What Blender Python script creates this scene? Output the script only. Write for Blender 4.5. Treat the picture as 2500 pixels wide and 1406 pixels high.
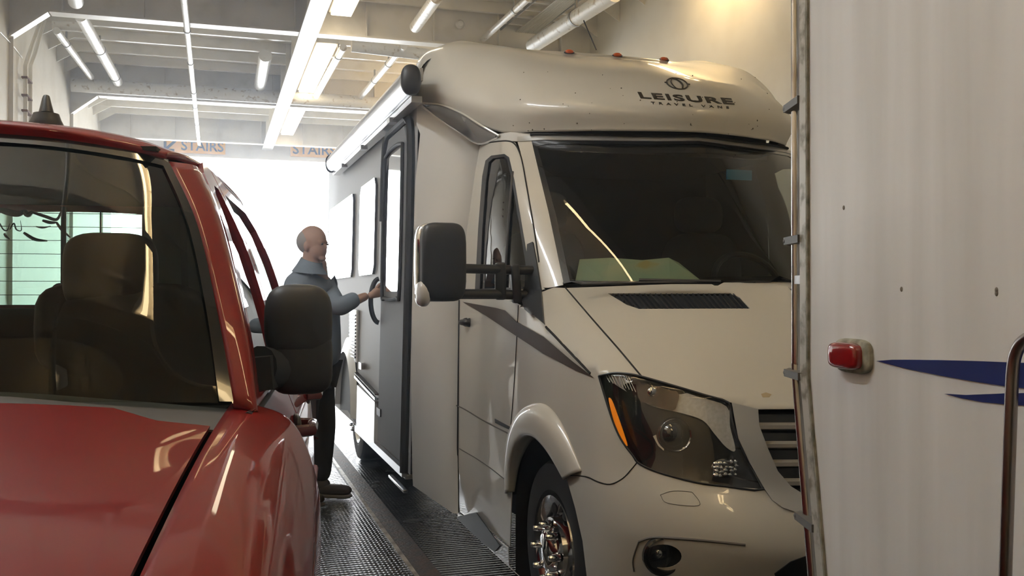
import bpy, bmesh, math, random
from mathutils import Vector, Matrix
from mathutils.bvhtree import BVHTree
from mathutils.geometry import delaunay_2d_cdt
from mathutils.interpolate import poly_3d_calc
random.seed(7)
for o in list(bpy.data.objects): bpy.data.objects.remove(o)
SC = bpy.context.scene
COL = SC.collection
# ------------------------------------------------------------------ camera, world, exposure
CAMZ = 1.4; F = 2300.0; YAW = math.radians(17.5); PITCH = math.radians(0.42)
cam_d = bpy.data.cameras.new('camera'); cam = bpy.data.objects.new('camera', cam_d); COL.objects.link(cam)
cam_d.sensor_width = 36; cam_d.lens = 36*F/2500; cam_d.clip_start = 0.05; cam_d.clip_end = 300
cF = Vector((math.sin(YAW)*math.cos(PITCH), math.cos(YAW)*math.cos(PITCH), math.sin(PITCH)))
cR = Vector((math.cos(YAW), -math.sin(YAW), 0)); cU = cR.cross(cF)
CAM = Vector((0, 0, CAMZ))
cam.matrix_world = Matrix(((cR.x, cU.x, -cF.x, 0), (cR.y, cU.y, -cF.y, 0), (cR.z, cU.z, -cF.z, CAMZ), (0, 0, 0, 1)))
SC.camera = cam
wd = bpy.data.worlds.new('World'); SC.world = wd; wd.use_nodes = True
wn = wd.node_tree.nodes; wl = wd.node_tree.links
bg = wn['Background']
# overcast sky, brighter towards the open bow of the ferry (+Y) than behind the stern
tc = wn.new('ShaderNodeTexCoord'); sx = wn.new('ShaderNodeSeparateXYZ'); mr = wn.new('ShaderNodeMapRange')
wl.new(tc.outputs['Generated'], sx.inputs[0]); wl.new(sx.outputs['Y'], mr.inputs['Value'])
mr.inputs['From Min'].default_value = 0.45; mr.inputs['From Max'].default_value = 0.9
mr.inputs['To Min'].default_value = 1.0; mr.inputs['To Max'].default_value = 14.0
bg.inputs['Color'].default_value = (0.90, 0.95, 1.0, 1); wl.new(mr.outputs[0], bg.inputs['Strength'])
SC.view_settings.view_transform = 'Standard'; SC.view_settings.look = 'None'
SC.view_settings.exposure = 0.08; SC.view_settings.gamma = 1
SC.view_settings.use_curve_mapping = False
try:
    SC.cycles.max_bounces = 8; SC.cycles.transparent_max_bounces = 16; SC.cycles.sample_clamp_indirect = 12
    SC.cycles.use_denoising = True
except Exception: pass

# ------------------------------------------------------------------ helpers
def ray(u, v):
    return (cF + cR*((u-1250)/F) + cU*((703-v)/F)).normalized()
def W(u, v, **k):
    d = ray(u, v)
    if 'd' in k: return CAM + d*(k['d']/d.dot(cF))
    if 'X' in k: return CAM + d*(k['X']/d.x)
    if 'Y' in k: return CAM + d*(k['Y']/d.y)
    return CAM + d*((k['Z']-CAMZ)/d.z)
def px(p):
    q = Vector(p)-CAM; w = q.dot(cF)
    return (1250+F*q.dot(cR)/w, 703-F*q.dot(cU)/w)

MATS = {}
def pbr(name, col, rough=0.5, metal=0.0, coat=0.0, noise=None, bump=None, spec=None, emit=None, col2=None, streak=False, trans=0):
    if name in MATS: return MATS[name]
    m = bpy.data.materials.new(name); m.use_nodes = True; MATS[name] = m
    n = m.node_tree.nodes; l = m.node_tree.links; b = n['Principled BSDF']
    b.inputs['Base Color'].default_value = (*col, 1); b.inputs['Roughness'].default_value = rough
    b.inputs['Metallic'].default_value = metal; b.inputs['Coat Weight'].default_value = coat
    b.inputs['Coat Roughness'].default_value = 0.03
    if trans: b.inputs['Transmission Weight'].default_value = trans
    if spec is not None: b.inputs['Specular IOR Level'].default_value = spec
    if emit: b.inputs['Emission Color'].default_value = (*emit[0], 1); b.inputs['Emission Strength'].default_value = emit[1]
    if noise or bump:
        t = n.new('ShaderNodeTexCoord'); mp = n.new('ShaderNodeMapping'); l.new(t.outputs['Object'], mp.inputs[0])
        if streak: mp.inputs['Scale'].default_value = (1, 1, 0.06)
    if noise:
        nz = n.new('ShaderNodeTexNoise'); nz.inputs['Scale'].default_value = noise[0]; nz.inputs['Detail'].default_value = 6
        l.new(mp.outputs[0], nz.inputs['Vector'])
        cr = n.new('ShaderNodeValToRGB'); l.new(nz.outputs['Fac'], cr.inputs[0])
        cr.color_ramp.elements[0].position = noise[1]; cr.color_ramp.elements[1].position = noise[2]
        cr.color_ramp.elements[0].color = (*(col2 or [c*0.6 for c in col]), 1); cr.color_ramp.elements[1].color = (*col, 1)
        l.new(cr.outputs[0], b.inputs['Base Color'])
    if bump:
        nb = n.new('ShaderNodeTexNoise'); nb.inputs['Scale'].default_value = bump[0]; nb.inputs['Detail'].default_value = 4
        l.new(mp.outputs[0], nb.inputs['Vector'])
        bp = n.new('ShaderNodeBump'); bp.inputs['Strength'].default_value = bump[1]; bp.inputs['Distance'].default_value = 0.01
        l.new(nb.outputs['Fac'], bp.inputs['Height']); l.new(bp.outputs[0], b.inputs['Normal'])
    return m
def glass(name, tint=(0.8, 0.85, 0.82), rough=0.0, ior=1.5):
    if name in MATS: return MATS[name]
    m = bpy.data.materials.new(name); m.use_nodes = True; MATS[name] = m
    n = m.node_tree.nodes; l = m.node_tree.links; n.remove(n['Principled BSDF'])
    tr = n.new('ShaderNodeBsdfTransparent'); tr.inputs[0].default_value = (*tint, 1)
    gl = n.new('ShaderNodeBsdfGlossy'); gl.inputs['Roughness'].default_value = rough; gl.inputs['Color'].default_value = (1, 1, 1, 1)
    fr = n.new('ShaderNodeFresnel'); 
    ge = n.new('ShaderNodeNewGeometry'); io = n.new('ShaderNodeMapRange')  # same reflectance from either face of the pane
    l.new(ge.outputs['Backfacing'], io.inputs['Value']); io.inputs['To Min'].default_value = ior; io.inputs['To Max'].default_value = 1/ior
    l.new(io.outputs[0], fr.inputs['IOR'])
    mx = n.new('ShaderNodeMixShader'); l.new(fr.outputs[0], mx.inputs[0]); l.new(tr.outputs[0], mx.inputs[1]); l.new(gl.outputs[0], mx.inputs[2])
    l.new(mx.outputs[0], n['Material Output'].inputs['Surface'])
    return m
def emis(name, col, s):
    if name in MATS: return MATS[name]
    m = bpy.data.materials.new(name); m.use_nodes = True; MATS[name] = m
    n = m.node_tree.nodes; l = m.node_tree.links; n.remove(n['Principled BSDF'])
    e = n.new('ShaderNodeEmission'); e.inputs[0].default_value = (*col, 1); e.inputs[1].default_value = s
    l.new(e.outputs[0], n['Material Output'].inputs['Surface'])
    return m

WM = {}
def thing(name, loc, label, cat, group=None):
    o = bpy.data.objects.new(name, None); COL.objects.link(o); o.location = loc
    o.empty_display_size = 0.1
    o['label'] = label; o['category'] = cat
    if group: o['group'] = group
    WM[o.name] = Matrix.Translation(Vector(loc)); return o
def adopt(o, parent):
    if parent is not None:
        o.parent = parent; o.matrix_parent_inverse = WM[parent.name].inverted()
    WM[o.name] = Matrix.Identity(4)
def link_mesh(name, verts, faces, mat, parent=None, smooth=True, label=None, solid=None, angle=40):
    me = bpy.data.meshes.new(name); me.from_pydata([tuple(v) for v in verts], [], faces); me.update()
    me.materials.append(mat)
    if smooth:
        me.polygons.foreach_set('use_smooth', [True]*len(me.polygons))
        try: me.set_sharp_from_angle(angle=math.radians(angle))
        except Exception: pass
    o = bpy.data.objects.new(name, me); COL.objects.link(o); adopt(o, parent)
    if label: o['label'] = label
    if solid:
        md = o.modifiers.new('solid', 'SOLIDIFY'); md.thickness = solid; md.offset = -1
    return o
def tag(o, label, cat, group=None):
    o['label'] = label; o['category'] = cat
    if group: o['group'] = group
    return o
def struct(o):
    o['kind'] = 'structure'; return o
class MB:
    """collects shapes for one mesh"""
    def __init__(s): s.v = []; s.f = []
    def add(s, v, f):
        k = len(s.v); s.v += [Vector(p) for p in v]; s.f += [tuple(i+k for i in q) for q in f]; return s
    def box(s, c, d, M=None):
        x, y, z = d[0]/2, d[1]/2, d[2]/2; c = Vector(c)
        v = [Vector((a*x, b*y, e*z)) for a in (-1, 1) for b in (-1, 1) for e in (-1, 1)]
        if M is not None: v = [M @ p for p in v]
        return s.add([p+c for p in v], [(0, 1, 3, 2), (4, 6, 7, 5), (0, 4, 5, 1), (2, 3, 7, 6), (0, 2, 6, 4), (1, 5, 7, 3)])
    def bar(s, a, b, w, h, up=(0, 0, 1)):
        a = Vector(a); b = Vector(b); t = (b-a).normalized(); up = Vector(up)
        r = t.cross(up)
        if r.length < 1e-4: r = t.cross(Vector((0, 1, 0)))
        r.normalize(); q = r.cross(t)
        v = [p + r*(w/2*i) + q*(h/2*j) for p in (a, b) for i, j in ((-1, -1), (1, -1), (1, 1), (-1, 1))]
        return s.add(v, [(3, 2, 1, 0), (4, 5, 6, 7), (0, 1, 5, 4), (1, 2, 6, 5), (2, 3, 7, 6), (3, 0, 4, 7)])
    def tube(s, pts, r, n=12, cap=True, closed=False):
        pts = [Vector(p) for p in pts]; N = len(pts); rr = r if isinstance(r, (list, tuple)) else [r]*N
        prev = None; V = []; Fs = []
        for i, p in enumerate(pts):
            if closed: t = (pts[(i+1) % N]-pts[i-1]).normalized()
            else: t = (pts[min(i+1, N-1)]-pts[max(i-1, 0)]).normalized()
            if prev is None:
                a = Vector((0, 0, 1)) if abs(t.z) < .9 else Vector((1, 0, 0)); u = t.cross(a).normalized()
            else:
                u = prev - t*prev.dot(t); u.normalize()
            prev = u; w = t.cross(u)
            for k in range(n):
                an = 2*math.pi*k/n; V.append(p + (u*math.cos(an)+w*math.sin(an))*rr[i])
        for i in range(N if closed else N-1):
            j = (i+1) % N
            for k in range(n): Fs.append((i*n+k, i*n+(k+1) % n, j*n+(k+1) % n, j*n+k))
        if cap and not closed: Fs.append(tuple(range(n))[::-1]); Fs.append(tuple((N-1)*n+k for k in range(n)))
        return s.add(V, Fs)
    def lathe(s, prof, o, ax, n=40):
        """prof: (along axis, radius)"""
        o = Vector(o); ax = Vector(ax).normalized(); a = Vector((0, 0, 1)) if abs(ax.z) < .9 else Vector((1, 0, 0))
        u = ax.cross(a).normalized(); w = ax.cross(u); V = []; Fs = []
        for h, r in prof:
            for k in range(n):
                an = 2*math.pi*k/n; V.append(o+ax*h+(u*math.cos(an)+w*math.sin(an))*max(r, 1e-4))
        for i in range(len(prof)-1):
            for k in range(n): Fs.append((i*n+k, i*n+(k+1) % n, (i+1)*n+(k+1) % n, (i+1)*n+k))
        return s.add(V, Fs)
    def ell(s, c, r, n=16, m=10, M=None, e=1.0):
        """(super)ellipsoid; e<1 gives a boxier form"""
        c = Vector(c); V = []; Fs = []
        sg = lambda x: math.copysign(abs(x)**e, x)
        for i in range(m+1):
            ph = -math.pi/2+math.pi*i/m
            for k in range(n):
                th = 2*math.pi*k/n
                p = Vector((r[0]*sg(math.cos(ph))*sg(math.cos(th)), r[1]*sg(math.cos(ph))*sg(math.sin(th)), r[2]*sg(math.sin(ph))))
                V.append((M @ p if M is not None else p)+c)
        for i in range(m):
            for k in range(n): Fs.append((i*n+k, i*n+(k+1) % n, (i+1)*n+(k+1) % n, (i+1)*n+k))
        return s.add(V, Fs)
    def prism(s, poly, ext):
        """polygon (3d points) extruded along a vector"""
        ext = Vector(ext); n = len(poly); V = [Vector(p) for p in poly]+[Vector(p)+ext for p in poly]
        return s.add(V, [tuple(range(n))[::-1], tuple(range(n, 2*n))]+[(i, (i+1) % n, n+(i+1) % n, n+i) for i in range(n)])
    def build(s, name, mat, parent=None, smooth=True, label=None, bevel=0, fix=True, angle=40):
        o = link_mesh(name, s.v, s.f, mat, parent, False, label)
        bm = bmesh.new(); bm.from_mesh(o.data); bmesh.ops.remove_doubles(bm, verts=bm.verts, dist=1e-5)
        if fix: bmesh.ops.recalc_face_normals(bm, faces=bm.faces)
        if bevel:
            es = [e for e in bm.edges if len(e.link_faces) == 2 and e.calc_face_angle(0) > .6]
            bmesh.ops.bevel(bm, geom=es, offset=bevel, segments=3, affect='EDGES', profile=.5)
        bm.to_mesh(o.data); bm.free()
        if smooth:
            o.data.polygons.foreach_set('use_smooth', [True]*len(o.data.polygons))
            o.data.set_sharp_from_angle(angle=math.radians(angle))
        return o

def cr1(p, t):
    n = len(p)-1; x = min(max(t, 0), 1)*n; i = min(int(x), n-1); f = x-i
    p1, p2 = p[i], p[i+1]; p0 = p[i-1] if i > 0 else p1*2-p2; p3 = p[i+2] if i+2 <= n else p2*2-p1
    return ((p1*2)+(p2-p0)*f+(p0*2-p1*5+p2*4-p3)*f*f+(p1*3-p0-p2*3+p3)*f**3)*0.5
def cr(pts, n=8, closed=False):
    """Catmull-Rom polyline"""
    P = [Vector(p) for p in pts]
    if closed:
        N = len(P); Q = []
        for i in range(N):
            p0, p1, p2, p3 = P[i-1], P[i], P[(i+1) % N], P[(i+2) % N]
            for k in range(n):
                f = k/n; Q.append(((p1*2)+(p2-p0)*f+(p0*2-p1*5+p2*4-p3)*f*f+(p1*3-p0-p2*3+p3)*f**3)*0.5)
        return Q
    return [cr1(P, i/((len(P)-1)*n)) for i in range((len(P)-1)*n+1)]
def patch(rows, nu=60, nv=40):
    rows = [[Vector(p) for p in r] for r in rows]
    V = []
    for j in range(nv+1):
        pass
    cols = [[cr1(r, i/nu) for i in range(nu+1)] for r in rows]
    for j in range(nv+1):
        for i in range(nu+1): V.append(cr1([c[i] for c in cols], j/nv))
    Fs = [(j*(nu+1)+i, j*(nu+1)+i+1, (j+1)*(nu+1)+i+1, (j+1)*(nu+1)+i) for j in range(nv) for i in range(nu)]
    return V, Fs
class Surf:
    def __init__(s, *vf):
        s.V = []; s.Fc = []
        for v, f in vf:
            k = len(s.V); s.V += v; s.Fc += [tuple(i+k for i in q) for q in f]
        s.b = BVHTree.FromPolygons(s.V, s.Fc)
        s.N = [Vector() for _ in s.V]
        for f in s.Fc:
            n = (s.V[f[1]]-s.V[f[0]]).cross(s.V[f[-1]]-s.V[f[0]])+(s.V[f[-1]]-s.V[f[-2]]).cross(s.V[f[1]]-s.V[f[-2]])*0
            for i in f: s.N[i] += n
        for n in s.N:
            if n.length > 0: n.normalize()
    def smooth(s, p, fi, fn):
        f = s.Fc[fi]; w = poly_3d_calc([s.V[i] for i in f], p)
        n = sum((s.N[i]*k for i, k in zip(f, w)), Vector())
        if n.length < 1e-6: return fn
        n.normalize(); return n
    def cast(s, o, d):
        h = s.b.ray_cast(o, d)
        if h[0] is not None: return h[0], s.smooth(h[0], h[2], h[1]), True
        best = None
        for k in range(1, 160):
            p = o+d*(k*0.08); q = s.b.find_nearest(p)
            if q[0] is not None and (best is None or q[3] < best[0]): best = (q[3], q[0], q[1], q[2])
        return best[1], s.smooth(best[1], best[3], best[2]), False
def pcam(u, v): return CAM, ray(u, v)
def inpoly(x, y, P):
    c = False; j = len(P)-1
    for i in range(len(P)):
        if (P[i][1] > y) != (P[j][1] > y) and x < (P[j][0]-P[i][0])*(y-P[i][1])/(P[j][1]-P[i][1])+P[i][0]: c = not c
        j = i
    return c
def dens(P, sp):
    Q = []
    for i in range(len(P)):
        a = Vector(P[i][:2]); b = Vector(P[(i+1) % len(P)][:2]); n = max(1, int((b-a).length/sp+.5))
        Q += [a.lerp(b, k/n) for k in range(n)]
    return Q
def panel(name, outline, surf, mat, parent, holes=(), sp=16, off=0.0, thick=0.004, proj=pcam, mirror=None, dup=False, label=None, flipto=None, warp=None):
    """A curved sheet cut to an outline and laid on a surface. Outline entries may be px pairs or world points."""
    cv = lambda L: [px(p) if len(p) == 3 else p for p in L]
    O = dens(cv(outline), sp); H = [dens(cv(h), sp) for h in holes]
    P = [tuple(p) for p in O]; E = [(i, (i+1) % len(O)) for i in range(len(O))]
    for h in H:
        k = len(P); P += [tuple(p) for p in h]; E += [(k+i, k+(i+1) % len(h)) for i in range(len(h))]
    x0, x1 = min(p[0] for p in O), max(p[0] for p in O); y0, y1 = min(p[1] for p in O), max(p[1] for p in O)
    bd = list(P); y = y0+sp/2; r = 0
    while y < y1:
        x = x0+(sp/2 if r % 2 else sp)
        while x < x1:
            if inpoly(x, y, O) and not any(inpoly(x, y, h) for h in H):
                if min((x-q[0])**2+(y-q[1])**2 for q in bd) > (sp*.45)**2: P.append((x, y))
            x += sp
        y += sp; r += 1
    res = delaunay_2d_cdt([Vector(p) for p in P], E, [], 0, 1e-6)
    V2, T = res[0], res[2]
    T = [t for t in T if inpoly(sum(V2[i][0] for i in t)/3, sum(V2[i][1] for i in t)/3, O) and not any(inpoly(sum(V2[i][0] for i in t)/3, sum(V2[i][1] for i in t)/3, h) for h in H)]
    V = []; NN = []
    for p in V2:
        o, d = proj(p[0], p[1]); q, n, ok = surf.cast(o, d)
        if n.dot(d) > 0: n = -n
        q = q+n*off
        if warp: q = warp(q, p)
        V.append(q); NN.append(n)
    o, d = proj(V2[T[0][0]][0], V2[T[0][0]][1])
    a, b, c = (V[i] for i in T[0]); sgn = (b-a).cross(c-a).dot(d)
    T = [tuple(t) if sgn < 0 else tuple(t)[::-1] for t in T]
    if mirror is not None and not dup:
        k = len(V); V += [Vector((2*mirror-p.x, p.y, p.z)) for p in V]; NN += [Vector((-n.x, n.y, n.z)) for n in NN]; T += [tuple(i+k for i in t)[::-1] for t in T]
    # sheet with thickness: front, back and rim, front shaded with the surface's own normals
    cnt = {}
    for t in T:
        for i in range(3): cnt[(t[i], t[(i+1) % 3])] = 1
    rim = [e for e in cnt if (e[1], e[0]) not in cnt]
    k = len(V); F2 = list(T); LN = [NN[i] for t in T for i in t]
    if mirror is not None and not dup:  # the centre line is not an edge
        rim = [e for e in rim if not (abs(V[e[0]].x-mirror) < .004 and abs(V[e[1]].x-mirror) < .004)]
    if thick:
        V += [p-n*thick for p, n in zip(V, NN)]
        for t in T: F2.append(tuple(i+k for i in t[::-1])); LN += [-NN[i] for i in t[::-1]]
        for a, b in rim:
            q = (b, a, a+k, b+k); n = (V[q[1]]-V[q[0]]).cross(V[q[2]]-V[q[0]])
            n = n.normalized() if n.length > 1e-12 else NN[a]
            F2.append(q); LN += [n]*4
    me = bpy.data.meshes.new(name); me.from_pydata([tuple(v) for v in V], [], F2); me.materials.append(mat)
    me.polygons.foreach_set('use_smooth', [True]*len(me.polygons))
    if len(me.loops) == len(LN) and not warp: me.normals_split_custom_set([tuple(n) for n in LN])
    ob = bpy.data.objects.new(name, me); COL.objects.link(ob); adopt(ob, parent)
    if label: ob['label'] = label
    if mirror is not None and dup: mirror_obj(ob, mirror, parent)
    return ob
def mirror_obj(ob, xc, parent=None, name=None, dx=0):
    src = ob.data; me = bpy.data.meshes.new(ob.name.split('.')[0])
    me.from_pydata([(2*xc-v.co.x, v.co.y, v.co.z) for v in src.vertices], [], [tuple(p.vertices)[::-1] for p in src.polygons])
    for mt in src.materials: me.materials.append(mt)
    me.polygons.foreach_set('use_smooth', [True]*len(me.polygons))
    if src.has_custom_normals:
        cn = [Vector(c.vector) for c in src.corner_normals]; L = []
        for p in src.polygons: L += [(-cn[i].x, cn[i].y, cn[i].z) for i in list(p.loop_indices)[::-1]]
        me.normals_split_custom_set(L)
    else: me.set_sharp_from_angle(angle=math.radians(40))
    o = bpy.data.objects.new(name or ob.name.split('.')[0], me); COL.objects.link(o)
    adopt(o, parent if parent is not None else ob.parent)
    for md in ob.modifiers:
        if md.type == 'SOLIDIFY':
            q = o.modifiers.new('solid', 'SOLIDIFY'); q.thickness = md.thickness; q.offset = md.offset
    return o
def seam(name, pts, surf, r, mat, parent, off=0.0005, proj=pcam, smooth=True, label=None, mirror=None, n=8):
    P = [Vector(p[:2]) for p in pts]; P = cr([Vector((p.x, p.y, 0)) for p in P], n) if smooth else [Vector((p.x, p.y, 0)) for p in dens2(P, 20)]
    Q = []
    for p in P:
        o, d = proj(p.x, p.y); q, nn, ok = surf.cast(o, d)
        if nn.dot(d) > 0: nn = -nn
        Q.append(q+nn*off)
    m = MB().tube(Q, r, 6)
    if mirror is not None: m.tube([Vector((2*mirror-p.x, p.y, p.z)) for p in Q], r, 6)
    return m.build(name, mat, parent, label=label)
def dens2(P, sp):
    Q = []
    for i in range(len(P)-1):
        n = max(1, int((P[i+1]-P[i]).length/sp)); Q += [P[i].lerp(P[i+1], k/n) for k in range(n)]
    return Q+[P[-1]]
def text_mesh(txt, size=1.0, space=1.0, offset=0.0):
    cu = bpy.data.curves.new('t', 'FONT'); cu.body = txt; cu.size = size; cu.space_character = space; cu.offset = offset; cu.resolution_u = 3
    o = bpy.data.objects.new('t', cu); COL.objects.link(o); bpy.context.view_layer.update()
    me = bpy.data.meshes.new_from_object(o.evaluated_get(bpy.context.evaluated_depsgraph_get()))
    V = [v.co.copy() for v in me.vertices]; Fs = [tuple(p.vertices) for p in me.polygons]
    bpy.data.objects.remove(o); bpy.data.curves.remove(cu); bpy.data.meshes.remove(me)
    x0 = min(v.x for v in V); x1 = max(v.x for v in V); y0 = min(v.y for v in V); y1 = max(v.y for v in V)
    return [((v.x-x0)/(x1-x0), (v.y-y0)/(y1-y0)) for v in V], Fs
def text_on(name, txt, base, ex, ey, surf, mat, parent, space=1.0, offset=0.0, lift=0.003, label=None, proj=pcam):
    uv, Fs = text_mesh(txt, 1, space, offset); V = []
    for a, b in uv:
        o, d = proj(base[0]+a*ex[0]+b*ey[0], base[1]+a*ex[1]+b*ey[1]); q, n, ok = surf.cast(o, d)
        if n.dot(d) > 0: n = -n
        V.append(q+n*lift)
    return link_mesh(name, V, Fs, mat, parent, False, label, solid=0.002)

# ------------------------------------------------------------------ materials
CREAM = pbr('cream_ship_paint', (0.84, 0.79, 0.68), 0.45, noise=(2.5, .30, .55), col2=(0.77, 0.715, 0.60), bump=(3, .25))
CREAMB = pbr('cream_beam_paint', (0.84, 0.80, 0.71), 0.38, noise=(5, .25, .5), col2=(0.74, 0.70, 0.60))
WHITEP = pbr('white_pipe_paint', (0.80, 0.78, 0.72), 0.35, noise=(16, .32, .42), col2=(0.50, 0.42, 0.32), bump=(30, .2))
RUST = pbr('rust', (0.23, 0.12, 0.06), 0.8, noise=(20, .3, .7), col2=(0.12, 0.06, 0.035))
RVW = pbr('motorhome_white_paint', (0.585, 0.565, 0.515), 0.28, coat=0.6, noise=(1.2, .2, .8), col2=(0.55, 0.525, 0.46))
RVSIDE = pbr('motorhome_side_gelcoat', (0.60, 0.60, 0.585), 0.3, coat=0.6)
BROWN = pbr('brown_stripe', (0.055, 0.040, 0.032), 0.5, spec=.15)
BLACKP = pbr('black_plastic', (0.022, 0.024, 0.028), 0.42)
BLACKG = pbr('black_gloss', (0.010, 0.011, 0.012), 0.12, coat=.5)
RUBBER = pbr('black_rubber', (0.016, 0.016, 0.017), 0.65)
GAP = pbr('panel_gap', (0.012, 0.011, 0.010), 0.8)
CHROME = pbr('chrome', (0.85, 0.86, 0.88), 0.08, metal=1)
SILVER = pbr('silver_paint', (0.50, 0.50, 0.49), 0.28, metal=.5, coat=.5)
ALU = pbr('anodised_aluminium', (0.62, 0.63, 0.66), 0.28, metal=1)
STEEL = pbr('polished_steel', (0.72, 0.70, 0.68), 0.2, metal=1, noise=(6, .3, .6), col2=(0.45, 0.42, 0.40))
INTER = pbr('dark_interior', (0.018, 0.018, 0.018), 0.8)
INTER2 = pbr('grey_interior', (0.045, 0.044, 0.042), 0.85)
RED = pbr('red_car_paint', (0.19, 0.003, 0.003), 0.45, coat=.65, spec=.2)
AMBER = pbr('amber_lens', (0.85, 0.20, 0.02), 0.15, coat=1, emit=((1, .22, .01), .0))
REDL = pbr('red_lens', (0.24, 0.006, 0.008), 0.12, coat=1)
GLW = glass('windshield_glass', (0.46, 0.52, 0.48))
GLT = glass('tinted_glass', (0.30, 0.38, 0.36))
GLC = glass('clear_lens', (0.93, 0.94, 0.95))
GLR = glass('green_glass', (0.78, 0.90, 0.84))
# ------------------------------------------------------------------ the ferry deck (setting)
XL, XR, YB, YF = -2.0, 4.35, -4.0, 20.5
ZC, ZG = 4.78, 4.30
def deck_mat():
    m = bpy.data.materials.new('steel_deck_paint'); m.use_nodes = True; n = m.node_tree.nodes; l = m.node_tree.links; b = n['Principled BSDF']
    tc = n.new('ShaderNodeTexCoord'); nz = n.new('ShaderNodeTexNoise'); nz.inputs['Scale'].default_value = 3; nz.inputs['Detail'].default_value = 8
    l.new(tc.outputs['Object'], nz.inputs['Vector'])
    cr_ = n.new('ShaderNodeValToRGB'); l.new(nz.outputs['Fac'], cr_.inputs[0])
    cr_.color_ramp.elements[0].position = .35; cr_.color_ramp.elements[0].color = (.026, .027, .028, 1)
    cr_.color_ramp.elements[1].position = .7; cr_.color_ramp.elements[1].color = (.058, .059, .060, 1)
    l.new(cr_.outputs[0], b.inputs['Base Color']); 
    # raised anti-slip pattern: short ribs in rows across the lane
    w1 = n.new('ShaderNodeTexWave'); w1.wave_type = 'BANDS'; w1.bands_direction = 'Y'; w1.inputs['Scale'].default_value = 8.0; w1.inputs['Distortion'].default_value = .3
    w2 = n.new('ShaderNodeTexWave'); w2.wave_type = 'BANDS'; w2.bands_direction = 'X'; w2.inputs['Scale'].default_value = 14.0; w2.inputs['Distortion'].default_value = .3
    for w in (w1, w2): l.new(tc.outputs['Object'], w.inputs['Vector'])
    mm = n.new('ShaderNodeMath'); mm.operation = 'MULTIPLY'; l.new(w1.outputs['Fac'], mm.inputs[0]); l.new(w2.outputs['Fac'], mm.inputs[1])
    ad = n.new('ShaderNodeMath'); ad.operation = 'ADD'; l.new(mm.outputs[0], ad.inputs[0]); l.new(w1.outputs['Fac'], ad.inputs[1])
    bp = n.new('ShaderNodeBump'); bp.inputs['Strength'].default_value = .35; bp.inputs['Distance'].default_value = .012
    l.new(ad.outputs[0], bp.inputs['Height']); l.new(bp.outputs[0], b.inputs['Normal'])
    rr = n.new('ShaderNodeMapRange'); l.new(nz.outputs['Fac'], rr.inputs[0]); rr.inputs[3].default_value = .12; rr.inputs[4].default_value = .36; b.inputs['Specular IOR Level'].default_value = .8
    l.new(rr.outputs[0], b.inputs['Roughness'])
    return m
DECK = deck_mat()
struct(MB().box(((XL+XR)/2, (YB+YF)/2+1.5, -.05), (XR-XL+.4, YF-YB+3, .1)).build('floor', DECK, smooth=False))
DK2 = pbr('worn_deck_rust', (0.11, 0.060, 0.035), .55, noise=(14, .35, .65), col2=(0.045, 0.038, 0.034), bump=(60, .5))
struct(MB().box((1.025, 8, .002), (.11, 24, .004)).build('trim_1', DK2, smooth=False))
WELD = pbr('worn_bright_steel', (0.80, 0.78, 0.74), .35, metal=.1, noise=(9, .35, .6), col2=(.30, .26, .22))
struct(MB().box((.958, 8, .003), (.022, 24, .010)).build('trim_2', WELD, smooth=False))
struct(MB().box((XL-.05, (YB+YF)/2, ZC/2), (.1, YF-YB, ZC+.2)).build('wall_left', CREAM, smooth=False))
struct(MB().box(((XL+XR)/2, YB-.05, ZC/2), (XR-XL, .1, ZC+.2)).build('wall_back', pbr('bounce_cut_dark', (.06, .065, .06), .6), smooth=False))  # unseen end wall, added dark to cut bounce on the motorhome front
struct(MB().box((XR+.05, (YB+YF)/2, ZC/2), (.1, YF-YB, ZC+.2)).build('wall_right', CREAM, smooth=False))
struct(MB().box(((XL+XR)/2, (YB+YF)/2, ZC+.05), (XR-XL, YF-YB, .1)).build('ceiling', CREAM, smooth=False))
# header over the open bow door
struct(MB().box(((XL+XR)/2, 19.3, 4.43), (XR-XL, .08, .70)).build('wall_front', CREAM, smooth=False))
# transverse deck beams: web, flange, knees
def beam(Y, parts=True):
    m = MB(); m.box(((XL+XR)/2, Y, (ZC+ZG)/2), (XR-XL, .016, ZC-ZG)); m.box((1.18, Y, ZG), (5.6, .17, .02))
    for sx, xe, xi in ((1, XL, XL+.36), (-1, XR, XR-.36)):
        m.prism([(xe, Y-.008, ZG), (xi, Y-.008, ZG), (xe, Y-.008, ZG-.28)], (0, .016, 0))
        m.bar((xi, Y, ZG), (xe, Y, ZG-.29), .16, .02, up=(0, 1, 0)) if False else m.bar((xi, Y, ZG-.005), (xe, Y, ZG-.29), .15, .02, up=(.6*sx, 0, .8))
    for k in range(8):
        m.box((XL+.5+k*.78, Y-.04, (ZC+ZG)/2), (.012, .07, ZC-ZG))
    return struct(m.build('ceiling_beam', CREAMB, smooth=False))
for Y in (-1.3, 2.65, 6.65, 10.65, 14.9, 18.7): beam(Y)
# stringers between the beams
m = MB()
for k in range(0, 36):
    Y = -3.9+k*.65
    if min(abs(Y-b) for b in (-5.3, -1.3, 2.65, 6.65, 10.65, 14.9, 18.7)) > .2:
        m.box((1.18, Y, ZC-.06), (6.2, .012, .12)); m.box((1.18, Y+.02, ZC-.12), (6.0, .05, .012))
        for sx, xe in ((1, XL), (-1, XR)): m.prism([(xe, Y, ZC-.02), (xe+sx*.34, Y, ZC-.10), (xe, Y, ZC-.30)], (0, .01, 0))
struct(m.build('ceiling_stringers', CREAMB, smooth=False))
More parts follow.
